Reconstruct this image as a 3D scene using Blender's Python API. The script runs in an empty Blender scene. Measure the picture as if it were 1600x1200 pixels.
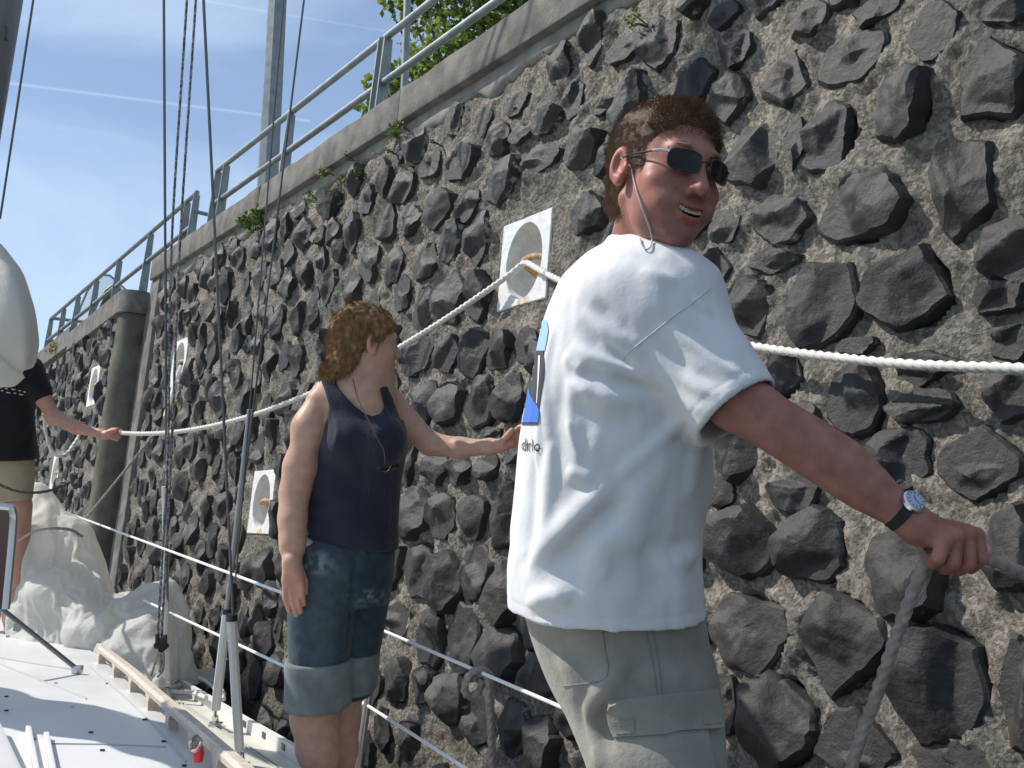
import bpy, bmesh, math, random
import numpy as np
from mathutils import Vector, Matrix
C = bpy.context.scene.collection
SC = bpy.context.scene
rnd = random.Random(7)
f32 = np.float32
# ------------------------------------------------------------------ camera
FPX = 1600.0
PITCH, ROLL, ZC = 7.86, 0.019, 2.0
_p = math.radians(PITCH)
CF = np.array([0, math.cos(_p), math.sin(_p)])
_r0 = np.array([1.0, 0, 0]); _u0 = np.array([0, -math.sin(_p), math.cos(_p)])
CR = math.cos(ROLL) * _r0 + math.sin(ROLL) * _u0
CU = math.cos(ROLL) * _u0 - math.sin(ROLL) * _r0
CO = np.array([0, 0, ZC])
cam_d = bpy.data.cameras.new('camera'); cam = bpy.data.objects.new('camera', cam_d); C.objects.link(cam)
cam_d.sensor_width = 36; cam_d.lens = 36 * FPX / 1600; cam_d.clip_start = 0.05; cam_d.clip_end = 2000
cam.matrix_world = Matrix([[CR[0], CU[0], -CF[0], CO[0]], [CR[1], CU[1], -CF[1], CO[1]], [CR[2], CU[2], -CF[2], CO[2]], [0, 0, 0, 1]])
SC.camera = cam
# ------------------------------------------------------------------ light
SUN = np.array([-0.67, 0.14, 0.72]); SUN = SUN / np.linalg.norm(SUN)
SUN_E = math.asin(SUN[2]); SUN_AZ = math.atan2(SUN[0], SUN[1])
W = bpy.data.worlds.new('World'); SC.world = W; W.use_nodes = True
nt = W.node_tree; nt.nodes.clear()
def wn(t, **k):
    n = nt.nodes.new(t)
    for a, b in k.items(): setattr(n, a, b)
    return n
def L(a, b): nt.links.new(a, b)
out = wn('ShaderNodeOutputWorld'); bg = wn('ShaderNodeBackground'); L(bg.outputs[0], out.inputs[0])
sky = wn('ShaderNodeTexSky', sky_type='NISHITA', sun_disc=False, sun_elevation=SUN_E, sun_rotation=SUN_AZ, air_density=1.0, dust_density=0.15, ozone_density=3.5)
bg.inputs['Strength'].default_value = 0.130
tc = wn('ShaderNodeTexCoord')
mp = wn('ShaderNodeMapping'); mp.inputs['Rotation'].default_value = (0.3, -0.5, 0.55); mp.inputs['Scale'].default_value = (1.0, 3.2, 3.2)
L(tc.outputs['Generated'], mp.inputs[0])
n1 = wn('ShaderNodeTexNoise'); n1.inputs['Scale'].default_value = 1.9; n1.inputs['Detail'].default_value = 6; n1.inputs['Roughness'].default_value = 0.55; n1.inputs['Distortion'].default_value = 0.5
L(mp.outputs[0], n1.inputs['Vector'])
cr = wn('ShaderNodeValToRGB'); cr.color_ramp.elements[0].position = 0.36; cr.color_ramp.elements[1].position = 0.80
cr.color_ramp.elements[0].color = (0, 0, 0, 1); cr.color_ramp.elements[1].color = (1, 1, 1, 1)
L(n1.outputs['Fac'], cr.inputs[0])
def wmath(op, a, b=None, c=None):
    n = wn('ShaderNodeMath', operation=op)
    for i, v in enumerate((a, b, c)):
        if v is None: continue
        if isinstance(v, (int, float)): n.inputs[i].default_value = v
        else: L(v, n.inputs[i])
    return n.outputs[0]
def raydir(px, py):
    d = CF + CR * (px - 800) / FPX - CU * (py - 600) / FPX
    return d / np.linalg.norm(d)
def contrail(p0, p1, half, gain):
    # a thin band of the sky dome along the great circle through two sky directions
    a, b = raydir(*p0), raydir(*p1)
    nn = np.cross(a, b); nn /= np.linalg.norm(nn)
    mid = (a + b); mid /= np.linalg.norm(mid); cosl = float(a @ mid)
    d1 = wn('ShaderNodeVectorMath', operation='DOT_PRODUCT'); L(tc.outputs['Generated'], d1.inputs[0]); d1.inputs[1].default_value = nn
    d2 = wn('ShaderNodeVectorMath', operation='DOT_PRODUCT'); L(tc.outputs['Generated'], d2.inputs[0]); d2.inputs[1].default_value = mid
    ab = wmath('ABSOLUTE', d1.outputs['Value'])
    v = wmath('SUBTRACT', 1.0, wmath('DIVIDE', ab, half)); v = wmath('MAXIMUM', v, 0.0)
    g = wmath('GREATER_THAN', d2.outputs['Value'], cosl)
    nz = wn('ShaderNodeTexNoise'); nz.inputs['Scale'].default_value = 40; L(tc.outputs['Generated'], nz.inputs['Vector'])
    return wmath('MULTIPLY', wmath('MULTIPLY', wmath('MULTIPLY', v, g), gain), wmath('ADD', nz.outputs['Fac'], 0.5))
cl = wmath('ADD', wmath('MULTIPLY', cr.outputs[0], 0.62), 0.17)
ct = wmath('ADD', contrail((-700, 40), (485, 189), 0.0019, 0.22), contrail((180, -22), (760, 75), 0.0014, 0.10))
fac = wmath('MINIMUM', wmath('ADD', cl, ct), 1.0)
mx = wn('ShaderNodeMix', data_type='RGBA'); L(fac, mx.inputs[0]); L(sky.outputs[0], mx.inputs[6]); mx.inputs[7].default_value = (6.4, 7.6, 9.2, 1)
L(mx.outputs[2], bg.inputs['Color'])
sd = bpy.data.lights.new('sun', 'SUN'); sd.energy = 5.0; sd.angle = math.radians(0.53); sd.color = (1.0, 0.95, 0.87)
so = bpy.data.objects.new('sun', sd); C.objects.link(so)
so.rotation_euler = Vector(SUN).to_track_quat('Z', 'Y').to_euler(); so.location = (-8, 4, 15)
SC.view_settings.view_transform = 'Standard'; SC.view_settings.look = 'None'; SC.view_settings.gamma = 1; SC.view_settings.use_curve_mapping = False
SC.view_settings.exposure = 0.0
SC.cycles.max_bounces = 6; SC.cycles.diffuse_bounces = 2; SC.cycles.glossy_bounces = 3; SC.cycles.transmission_bounces = 4
# ------------------------------------------------------------------ helpers
def V(px, py, Z): return CO + Z * (CF + CR * (px - 800) / FPX - CU * (py - 600) / FPX)
def onz(px, py, z):
    d = raydir(px, py); return CO + d * ((z - ZC) / d[2])
def project(P):
    q = np.asarray(P) - CO; z = q @ CF
    return 800 + FPX * (q @ CR) / z, 600 - FPX * (q @ CU) / z, z
def nrm(v): v = np.asarray(v, float); return v / np.linalg.norm(v)
def tag(o, label=None, cat=None, group=None, kind=None):
    for k, v in (('label', label), ('category', cat), ('group', group), ('kind', kind)):
        if v: o[k] = v
    return o
def empty(name, loc, label, cat, group=None):
    o = bpy.data.objects.new(name, None); C.objects.link(o); o.location = Vector(loc); o.empty_display_size = .1
    return tag(o, label, cat, group)
bpy_up = lambda: bpy.context.view_layer.update()
_worlds = {}
def wmat(o):
    # world matrix from the parent chain (no depsgraph needed)
    m = Matrix.LocRotScale(o.location, o.rotation_euler, o.scale)
    return wmat(o.parent) @ m if o.parent else m
def meshobj(name, verts, faces, mats, parent=None, smooth=True, fmat=None, sharp=None, drop=False):
    """verts in WORLD coordinates; the object is parented without moving it"""
    verts = np.asarray(verts, float).reshape(-1, 3)
    used = np.zeros(len(verts), bool)
    if isinstance(faces, np.ndarray): used[faces.ravel()] = True
    else: used[[i for q in faces for i in q]] = True
    if drop and not used.all() and used.any():
        ix = np.cumsum(used) - 1; verts = verts[used]; faces = ix[faces] if isinstance(faces, np.ndarray) else [tuple(int(ix[i]) for i in q) for q in faces]
    if parent is not None:
        mi = np.array(wmat(parent).inverted()); verts = verts @ mi[:3, :3].T + mi[:3, 3]
    me = bpy.data.meshes.new(name)
    if isinstance(faces, np.ndarray):
        n, k = faces.shape
        me.vertices.add(len(verts)); me.vertices.foreach_set('co', verts.ravel().astype(f32))
        me.loops.add(n * k); me.loops.foreach_set('vertex_index', faces.ravel().astype(np.int32))
        me.polygons.add(n); me.polygons.foreach_set('loop_start', np.arange(0, n * k, k, dtype=np.int32))
        me.update(calc_edges=True); me.validate()
    else:
        me.from_pydata([tuple(v) for v in verts], [], faces); me.update()
    if not isinstance(mats, (list, tuple)): mats = [mats]
    for m in mats: me.materials.append(m)
    if fmat is not None: me.polygons.foreach_set('material_index', np.asarray(fmat, np.int32))
    me.polygons.foreach_set('use_smooth', np.full(len(me.polygons), smooth))
    if sharp: me.set_sharp_from_angle(angle=math.radians(sharp))
    o = bpy.data.objects.new(name, me); C.objects.link(o)
    if parent is not None: o.parent = parent
    return o
class MB:
    """collects shapes (world coordinates) into one mesh"""
    def __init__(s): s.v = []; s.f = []
    def add(s, v, f):
        b = len(s.v); s.v += [tuple(map(float, x)) for x in v]; s.f += [tuple(i + b for i in q) for q in f]
    def box(s, c, ax, ay, az, bev=0.0):
        c = np.asarray(c, float); ax, ay, az = map(lambda a: np.asarray(a, float), (ax, ay, az))
        if bev <= 0:
            v = [c + i * ax + j * ay + k * az for k in (-1, 1) for j in (-1, 1) for i in (-1, 1)]
            s.add(v, [(0, 2, 3, 1), (4, 5, 7, 6), (0, 1, 5, 4), (2, 6, 7, 3), (0, 4, 6, 2), (1, 3, 7, 5)]); return
        la, lb, lc = (np.linalg.norm(a) for a in (ax, ay, az)); bm = bmesh.new()
        bmesh.ops.create_cube(bm, size=2)
        for q in bm.verts: q.co = Vector((q.co.x * la, q.co.y * lb, q.co.z * lc))
        bmesh.ops.bevel(bm, geom=bm.edges[:], offset=bev, segments=2, affect='EDGES', profile=.5)
        bm.verts.index_update()
        v = [c + q.co.x * ax / la + q.co.y * ay / lb + q.co.z * az / lc for q in bm.verts]
        s.add(v, [[w.index for w in q.verts] for q in bm.faces]); bm.free()
    def tube(s, pts, r, n=8, cap=True, lobes=0, pitch=.05, depth=.22, phase=0., scale2=None):
        pts = [np.asarray(p, float) for p in pts]; m = len(pts)
        rs = [r] * m if isinstance(r, (int, float)) else list(r)
        T = []
        for i in range(m):
            t = pts[min(i + 1, m - 1)] - pts[max(i - 1, 0)]; T.append(nrm(t))
        up = np.array([0, 0, 1.]) if abs(T[0][2]) < .9 else np.array([1., 0, 0])
        a = nrm(np.cross(T[0], up)); v = []; arc = 0
        for i in range(m):
            a = nrm(a - T[i] * (a @ T[i])); b = np.cross(T[i], a)
            if i: arc += np.linalg.norm(pts[i] - pts[i - 1])
            for k in range(n):
                th = 2 * math.pi * k / n; rr = rs[i]
                if lobes: rr *= 1 - depth + depth * abs(math.cos(lobes * .5 * (th - 2 * math.pi * arc / pitch - phase)))
                v.append(pts[i] + rr * (math.cos(th) * a + math.sin(th) * b))
        f = [(i * n + k, i * n + (k + 1) % n, (i + 1) * n + (k + 1) % n, (i + 1) * n + k) for i in range(m - 1) for k in range(n)]
        if cap: f += [tuple(range(n))[::-1], tuple((m - 1) * n + k for k in range(n))]
        s.add(v, f)
    def prism(s, poly, ext):
        n = len(poly); ext = np.asarray(ext, float); v = [np.asarray(p, float) for p in poly]; v += [p + ext for p in v]
        s.add(v, [tuple(range(n))[::-1], tuple(range(n, 2 * n))] + [(i, (i + 1) % n, n + (i + 1) % n, n + i) for i in range(n)])
    def build(s, name, m, parent=None, smooth=True, sharp=40):
        return meshobj(name, s.v, s.f, m, parent, smooth, None, sharp)
def crv(pts, n=12):
    """Catmull-Rom through points"""
    P = [np.asarray(p, float) for p in pts]; P = [2 * P[0] - P[1]] + P + [2 * P[-1] - P[-2]]; o = []
    for i in range(1, len(P) - 2):
        for k in range(n):
            t = k / n; a, b, c, d = P[i - 1], P[i], P[i + 1], P[i + 2]
            o.append(.5 * (2 * b + (c - a) * t + (2 * a - 5 * b + 4 * c - d) * t * t + (3 * b - a - 3 * c + d) * t ** 3))
    return o + [P[-2]]
# value noise on a hashed lattice (numpy)
def _hash(i, j, k, seed):
    h = (i.astype(np.int64) * 374761393 + j.astype(np.int64) * 668265263 + k.astype(np.int64) * 2147483647 + seed * 974711) & 0xffffffff
    h = ((h ^ (h >> 13)) * 1274126177) & 0xffffffff; h = ((h ^ (h >> 16)) * 2246822519) & 0xffffffff
    return ((h ^ (h >> 15)) & 0xffffff).astype(f32) / f32(0x7fffff) - 1
def vnoise(p, freq, seed=0):
    q = np.asarray(p, f32) * f32(freq)
    if q.shape[1] == 2: q = np.concatenate([q, np.full((len(q), 1), .5, f32)], 1)
    i = np.floor(q).astype(np.int32); t = q - i; t = t * t * (3 - 2 * t); r = 0
    for a in (0, 1):
        for b in (0, 1):
            for c in (0, 1):
                w = (t[:, 0] if a else 1 - t[:, 0]) * (t[:, 1] if b else 1 - t[:, 1]) * (t[:, 2] if c else 1 - t[:, 2])
                r = r + w * _hash(i[:, 0] + a, i[:, 1] + b, i[:, 2] + c, seed)
    return r
def fbm(p, freq, oct=3, seed=0, gain=.5):
    r, a = 0, 1.
    for o in range(oct): r = r + a * vnoise(p, freq * 2.03 ** o, seed + o * 17); a *= gain
    return r
# ------------------------------------------------------------------ materials
def mat(name, col, rough=.6, col2=None, scale=20, detail=6, bump=0., bscale=60, bdist=.01, metal=0., spec=.5, sss=0., sheen=0., ramp=(.35, .65), attr=None, coord='Object', stretch=None, trans=0., extra=None):
    m = bpy.data.materials.new(name); m.use_nodes = True; t = m.node_tree; b = t.nodes['Principled BSDF']
    N = lambda k: t.nodes.new(k)
    b.inputs['Roughness'].default_value = rough; b.inputs['Metallic'].default_value = metal; b.inputs['Specular IOR Level'].default_value = spec
    b.inputs['Base Color'].default_value = (*col, 1)
    if sss: b.inputs['Subsurface Weight'].default_value = sss; b.inputs['Subsurface Radius'].default_value = (1, .35, .2); b.inputs['Subsurface Scale'].default_value = .008
    if sheen: b.inputs['Sheen Weight'].default_value = sheen
    if trans: b.inputs['Transmission Weight'].default_value = trans
    tcn = N('ShaderNodeTexCoord'); src = tcn.outputs[coord]
    if stretch:
        mp = N('ShaderNodeMapping'); mp.inputs['Scale'].default_value = stretch; t.links.new(src, mp.inputs[0]); src = mp.outputs[0]
    cur = None
    if col2:
        n = N('ShaderNodeTexNoise'); n.inputs['Scale'].default_value = scale; n.inputs['Detail'].default_value = detail; t.links.new(src, n.inputs['Vector'])
        r = N('ShaderNodeValToRGB'); r.color_ramp.elements[0].position, r.color_ramp.elements[1].position = ramp
        r.color_ramp.elements[0].color = (*col, 1); r.color_ramp.elements[1].color = (*col2, 1)
        t.links.new(n.outputs['Fac'], r.inputs[0]); cur = r.outputs[0]
    if attr:
        a = N('ShaderNodeAttribute'); a.attribute_name = attr; mxn = N('ShaderNodeMix'); mxn.data_type = 'RGBA'; mxn.blend_type = 'MULTIPLY'; mxn.inputs[0].default_value = 1
        if cur is not None: t.links.new(cur, mxn.inputs[6])
        else: mxn.inputs[6].default_value = (*col, 1)
        t.links.new(a.outputs['Color'], mxn.inputs[7]); cur = mxn.outputs[2]
    if cur is not None: t.links.new(cur, b.inputs['Base Color'])
    if bump:
        n2 = N('ShaderNodeTexNoise'); n2.inputs['Scale'].default_value = bscale; n2.inputs['Detail'].default_value = 8; n2.inputs['Roughness'].default_value = .65; t.links.new(src, n2.inputs['Vector'])
        bp = N('ShaderNodeBump'); bp.inputs['Strength'].default_value = bump; bp.inputs['Distance'].default_value = bdist
        t.links.new(n2.outputs['Fac'], bp.inputs['Height']); t.links.new(bp.outputs[0], b.inputs['Normal'])
    if extra: extra(m, t, b, cur)
    return m
def set_attr(o, name, cols):
    a = o.data.color_attributes.new(name, 'FLOAT_COLOR', 'POINT'); c = np.ones((len(o.data.vertices), 4), f32); c[:, :3] = cols; a.data.foreach_set('color', c.ravel())
# ------------------------------------------------------------------ signed-distance bodies meshed with surface nets
def smin(a, b, k):
    if k <= 0: return np.minimum(a, b)
    h = np.maximum(k - np.abs(a - b), 0) / k; return np.minimum(a, b) - h * h * k * f32(.25)
def smax(a, b, k): return -smin(-a, -b, k)
def cap(p, a, b, ra, rb):
    a = np.asarray(a, f32); ba = np.asarray(b, f32) - a; t = np.clip(((p - a) @ ba) / f32(ba @ ba), 0, 1)
    return np.linalg.norm(p - a - t[:, None] * ba, axis=1) - (f32(ra) + f32(rb - ra) * t)
def poly(p, pts, rs):
    d = None
    if isinstance(rs, (int, float)): rs = [rs] * len(pts)
    for i in range(len(pts) - 1):
        e = cap(p, pts[i], pts[i + 1], rs[i], rs[i + 1]); d = e if d is None else np.minimum(d, e)
    return d
def ell(p, c, r, ax=None):
    q = p - np.asarray(c, f32)
    if ax is not None: q = q @ np.asarray(ax, f32).T
    r = np.asarray(r, f32); k0 = np.linalg.norm(q / r, axis=1); k1 = np.linalg.norm(q / (r * r), axis=1)
    return k0 * (k0 - 1) / np.maximum(k1, 1e-6)
class Loft:
    """stack of ellipses: rows (py, x_left, x_right, Z, half_depth); axes = camera right / forward"""
    def __init__(s, rows, yaw=0., power=2.0):
        t, cx, cf, rx, rf = [], [], [], [], []
        for py, xl, xr, Z, hd in rows:
            c = V((xl + xr) / 2, py, Z) - CO
            t.append(c @ CU); cx.append(c @ CR); cf.append(c @ CF); rx.append((xr - xl) / 2 * Z / FPX); rf.append(hd)
        pts = np.array([t, cx, cf, rx, rf]).T; pts = np.array(crv(pts, 8))
        o = np.argsort(pts[:, 0]); s.P = pts[o]; s.lo, s.hi = s.P[0, 0], s.P[-1, 0]; s.yaw = yaw; s.pw = power
    def __call__(s, p):
        q = p - CO.astype(f32); t = q @ CU.astype(f32); P = s.P
        I = lambda k: np.interp(t, P[:, 0], P[:, k]).astype(f32)
        x = q @ CR.astype(f32) - I(1); y = q @ CF.astype(f32) - I(2); rx, ry = I(3), I(4)
        if s.yaw: c, n = math.cos(s.yaw), math.sin(s.yaw); x, y = c * x + n * y, -n * x + c * y
        if s.pw == 2:
            k0 = np.sqrt((x / rx) ** 2 + (y / ry) ** 2); k1 = np.sqrt((x / rx ** 2) ** 2 + (y / ry ** 2) ** 2); d = k0 * (k0 - 1) / np.maximum(k1, 1e-6)
        else:
            k0 = (np.abs(x / rx) ** s.pw + np.abs(y / ry) ** s.pw) ** (1 / s.pw); d = (k0 - 1) * np.minimum(rx, ry)
        return np.maximum(np.maximum(d, t - f32(s.hi)), f32(s.lo) - t)
def chunked(f, p, n=400000):
    if len(p) <= n: return f(p)
    return np.concatenate([f(p[i:i + n]) for i in range(0, len(p), n)])
_CORN = np.array([[i, j, k] for k in (0, 1) for j in (0, 1) for i in (0, 1)])
def sdf_mesh(f, lo, hi, h, levels=4, safety=2.3, newton=2):
    lo = np.asarray(lo, float); hi = np.asarray(hi, float); S = 2 ** levels
    n = np.ceil((hi - lo) / (h * S)).astype(int)
    g = np.stack(np.meshgrid(*[np.arange(k) for k in n], indexing='ij'), -1).reshape(-1, 3)
    for lv in range(levels, -1, -1):
        sz = 2 ** lv
        c = (lo + (g + .5) * h * sz).astype(f32)
        d = chunked(f, c); g = g[np.abs(d) < h * sz * .87 * (safety if lv else 1.6) + (0 if lv else h * .3)]
        if lv: g = (g[:, None, :] * 2 + _CORN[None]).reshape(-1, 3)
    N3 = (n * S + 2).astype(np.int64)
    key = lambda a: (a[..., 0].astype(np.int64) * N3[1] + a[..., 1]) * N3[2] + a[..., 2]
    ck = key(g); o = np.argsort(ck); ck = ck[o]; g = g[o]
    cor = g[:, None, :] + _CORN[None]; kk = key(cor); uk, inv = np.unique(kk.ravel(), return_inverse=True)
    first = np.zeros(len(uk), np.int64); first[inv] = np.arange(len(inv)); uc = cor.reshape(-1, 3)[first]
    val = chunked(f, (lo + uc * h).astype(f32))[inv].reshape(-1, 8)
    sg = val < 0; act = sg.any(1) & ~sg.all(1)
    g, val, sg, ck = g[act], val[act], sg[act], ck[act]
    E = [(0, 1), (2, 3), (4, 5), (6, 7), (0, 2), (1, 3), (4, 6), (5, 7), (0, 4), (1, 5), (2, 6), (3, 7)]
    acc = np.zeros((len(g), 3)); cnt = np.zeros(len(g))
    for a, b in E:
        m = sg[:, a] != sg[:, b]; va, vb = val[:, a], val[:, b]
        t = np.where(m, va / np.where(m, va - vb, 1), 0)
        acc += m[:, None] * (_CORN[a] + t[:, None] * (_CORN[b] - _CORN[a])); cnt += m
    vert = lo + (g + acc / cnt[:, None]) * h
    faces = []
    def look(a):
        k = key(a); i = np.searchsorted(ck, k); i = np.minimum(i, len(ck) - 1); return np.where(ck[i] == k, i, -1)
    for ax, e in ((0, 1), (1, 2), (2, 4)):
        m = sg[:, 0] != sg[:, e]; q = g[m]; u, w = (ax + 1) % 3, (ax + 2) % 3
        du = np.eye(3, dtype=int)[u]; dw = np.eye(3, dtype=int)[w]
        quad = np.stack([look(q), look(q - du), look(q - du - dw), look(q - dw)], 1)
        flip = ~sg[m, 0]; quad[flip] = quad[flip][:, ::-1]
        faces.append(quad[(quad >= 0).all(1)])
    faces = np.concatenate(faces)[:, ::-1]
    v = vert.astype(f32)
    for _ in range(newton):
        d = chunked(f, v); e = f32(h * .3); G = np.stack([chunked(f, v + np.eye(3, dtype=f32)[k] * e) - d for k in range(3)], 1) / e
        gg = (G * G).sum(1); st = np.clip(d / np.maximum(gg, .2), -h * .5, h * .5); v = v - (st * .8)[:, None] * G
    # orientation check
    a, b, c = v[faces[:, 0]], v[faces[:, 1]], v[faces[:, 2]]; nn = np.cross(b - a, c - a)
    sidx = np.arange(0, len(faces), max(1, len(faces) // 2000)); cen = v[faces[sidx]].mean(1); n1 = nn[sidx]; n1 /= np.maximum(np.linalg.norm(n1, axis=1, keepdims=True), 1e-12)
    if (chunked(f, (cen + n1 * h).astype(f32)) < chunked(f, (cen - n1 * h).astype(f32))).mean() > .5: faces = faces[:, ::-1]
    return v, np.ascontiguousarray(faces)
def cast(f, px, py, z0=.8, z1=9., it=70):
    """march camera rays through photo pixels onto a body; NaN where missed"""
    px = np.atleast_1d(np.asarray(px, float)); py = np.atleast_1d(np.asarray(py, float))
    d = CF[None] + CR[None] * ((px - 800) / FPX)[:, None] - CU[None] * ((py - 600) / FPX)[:, None]; ln = np.linalg.norm(d, axis=1); d = d / ln[:, None]
    t = z0 * ln; hit = np.zeros(len(px), bool)
    for _ in range(it):
        s = f((CO + d * t[:, None]).astype(f32)); hit |= s < .0008; t = np.where(hit, t, t + np.maximum(s, .0004) * .8)
    P = CO + d * t[:, None]; P[~hit | (t > z1 * ln)] = np.nan
    return P
def grad(f, p, e=.002):
    p = np.asarray(p, f32); G = np.stack([f(p + np.eye(3, dtype=f32)[k] * f32(e)) - f(p - np.eye(3, dtype=f32)[k] * f32(e)) for k in range(3)], 1); return G / np.maximum(np.linalg.norm(G, axis=1, keepdims=True), 1e-9)
class Folds:
    """cloth folds laid on a base body along photo-traced lines: (pixels, amplitude, width)"""
    def __init__(s, base, lines):
        s.base = base; s.L = []
        for pts, amp, wid in lines:
            q = np.array(crv([np.array([x, y, 0.]) for x, y in pts], 5)) if len(pts) > 2 else np.linspace([*pts[0], 0], [*pts[1], 0], 6)
            P = cast(base, q[:, 0], q[:, 1]); P = P[~np.isnan(P[:, 0])]
            if len(P) > 1: s.L.append((P.astype(f32), f32(amp), f32(wid)))
        s.lo = None
    def __call__(s, p):
        d = s.base(p); near = np.abs(d) < .09
        if not near.any(): return d
        q = p[near]; o = np.zeros(len(q), f32)
        for P, a, w in s.L:
            lo = P.min(0) - 3 * w; hi = P.max(0) + 3 * w; m = ((q > lo) & (q < hi)).all(1)
            if not m.any(): continue
            r = q[m]; best = None; n = len(P) - 1
            for i in range(n):
                ba = P[i + 1] - P[i]; t = np.clip(((r - P[i]) @ ba) / f32(ba @ ba + 1e-12), 0, 1); e = np.linalg.norm(r - P[i] - t[:, None] * ba, axis=1)
                u = (i + t) / n; amp = a * np.minimum(1, np.minimum(u, 1 - u) * 3.4 + .02)
                if best is None: best, ba_ = e, amp
                else: k = e < best; best = np.where(k, e, best); ba_ = np.where(k, amp, ba_)
            u_ = best / w; o[m] += ba_ * 1.75 * (.55 * np.exp(-u_ ** 2) + .45 * np.exp(-1.6 * u_))
        d = d.copy(); d[near] -= o; return d
def bounds(P, pad): P = np.array(P); return P.min(0) - pad, P.max(0) + pad
# ------------------------------------------------------------------ quay wall frame
ALPHA, DW, BETA = math.radians(35.0), 2.3, 0.075
WD = np.array([-math.sin(ALPHA), math.cos(ALPHA), 0]); WN_ = np.array([math.cos(ALPHA), math.sin(ALPHA), 0])
WUP = np.array([0, 0, 1.]) + BETA * WN_; WOUT = nrm(-WN_ + BETA * np.array([0, 0, 1.]))
def wp(s, z, h=0.):
    s, z, h = np.broadcast_arrays(*[np.asarray(a, float) for a in (s, z, h)])
    return (DW * WN_)[None] + s.reshape(-1, 1) * WD + np.array([0, 0, ZC]) + (z.reshape(-1, 1) - ZC) * WUP + h.reshape(-1, 1) * WOUT
def wall_hit(px, py, off=0.):
    d = raydir(px, py); o = DW * WN_ + np.array([0, 0, ZC]) + off * WOUT
    t = ((o - CO) @ WOUT) / (d @ WOUT); P = CO + d * t
    z = P[2] if off == 0 else P[2] - off * WOUT[2]
    q = P - o; s = q @ WD; return s, ZC + q[2], t * (d @ CF)
S0, S1, SFAR, STEP = -1.6, 9.0, 14.25, .20
hs_ = lambda s: STEP * np.clip(1 - (np.asarray(s, float) - S1) / 5.25, 0, 1); zc_ = lambda s: 3.95 + .14 * (np.asarray(s, float) - S1) / 5.25
ZTOP, ZBOT, ZCOP = 4.05, .1, 4.24
# materials of the quay
def _mortar_extra(m, t, b, cur):
    N = lambda k: t.nodes.new(k)
    a = N('ShaderNodeAttribute'); a.attribute_name = 'wet'   # moss and damp near the water line: real deposits, fixed to the wall
    tcn = N('ShaderNodeTexCoord'); v = N('ShaderNodeTexVoronoi'); v.inputs['Scale'].default_value = 95; v.inputs['Randomness'].default_value = 1; t.links.new(tcn.outputs['Object'], v.inputs['Vector'])
    rr = N('ShaderNodeValToRGB'); rr.color_ramp.elements[0].position = .3; rr.color_ramp.elements[1].position = .72; rr.color_ramp.elements[0].color = (.70, .68, .65, 1); rr.color_ramp.elements[1].color = (1.45, 1.43, 1.38, 1); t.links.new(v.outputs['Color'], rr.inputs[0])
    ml = N('ShaderNodeMix'); ml.data_type = 'RGBA'; ml.blend_type = 'MULTIPLY'; ml.inputs[0].default_value = .9; t.links.new(cur, ml.inputs[6]); t.links.new(rr.outputs[0], ml.inputs[7])
    nz = N('ShaderNodeTexNoise'); nz.inputs['Scale'].default_value = 2.2; nz.inputs['Detail'].default_value = 5; t.links.new(tcn.outputs['Object'], nz.inputs['Vector'])
    r2 = N('ShaderNodeValToRGB'); r2.color_ramp.elements[0].position = .35; r2.color_ramp.elements[1].position = .7; r2.color_ramp.elements[0].color = (.75, .74, .72, 1); r2.color_ramp.elements[1].color = (1.2, 1.14, 1.04, 1); t.links.new(nz.outputs['Fac'], r2.inputs[0])
    m3 = N('ShaderNodeMix'); m3.data_type = 'RGBA'; m3.blend_type = 'MULTIPLY'; m3.inputs[0].default_value = 1; t.links.new(ml.outputs[2], m3.inputs[6]); t.links.new(r2.outputs[0], m3.inputs[7])
    m2 = N('ShaderNodeMix'); m2.data_type = 'RGBA'; t.links.new(a.outputs['Fac'], m2.inputs[0]); t.links.new(m3.outputs[2], m2.inputs[6]); m2.inputs[7].default_value = (.035, .036, .022, 1)
    t.links.new(m2.outputs[2], b.inputs['Base Color'])
M_MORTAR = mat('mortar', (.172, .166, .154), .95, (.262, .253, .236), 14, 9, bump=1.0, bscale=60, bdist=.02, spec=.2, extra=_mortar_extra)
def _stone_extra(m, t, b, cur):
    N = lambda k: t.nodes.new(k)
    oi = N('ShaderNodeObjectInfo'); r = N('ShaderNodeValToRGB'); e = r.color_ramp.elements
    e[0].color = (.75, .75, .78, 1); e[1].color = (1.35, 1.26, 1.14, 1); t.links.new(oi.outputs['Random'], r.inputs[0])
    mx = N('ShaderNodeMix'); mx.data_type = 'RGBA'; mx.blend_type = 'MULTIPLY'; mx.inputs[0].default_value = 1; t.links.new(cur, mx.inputs[6]); t.links.new(r.outputs[0], mx.inputs[7])
    a = N('ShaderNodeAttribute'); a.attribute_name = 'lime'; n = N('ShaderNodeTexNoise'); n.inputs['Scale'].default_value = 28; n.inputs['Detail'].default_value = 7
    tcn = N('ShaderNodeTexCoord'); t.links.new(tcn.outputs['Object'], n.inputs['Vector'])
    mm = N('ShaderNodeMath'); mm.operation = 'ADD'; t.links.new(a.outputs['Fac'], mm.inputs[0]); t.links.new(n.outputs['Fac'], mm.inputs[1])
    st = N('ShaderNodeValToRGB'); st.color_ramp.elements[0].position = .98; st.color_ramp.elements[1].position = 1.0; st.color_ramp.elements[0].position = .90; t.links.new(mm.outputs[0], st.inputs[0])
    m2 = N('ShaderNodeMix'); m2.data_type = 'RGBA'; t.links.new(st.outputs[0], m2.inputs[0]); t.links.new(mx.outputs[2], m2.inputs[6]); m2.inputs[7].default_value = (.30, .275, .235, 1)
    t.links.new(m2.outputs[2], b.inputs['Base Color'])
M_STONE = mat('basalt', (.021, .021, .022), .60, (.046, .044, .043), 14, 8, bump=.5, bscale=34, bdist=.014, spec=.42, extra=_stone_extra)
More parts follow.
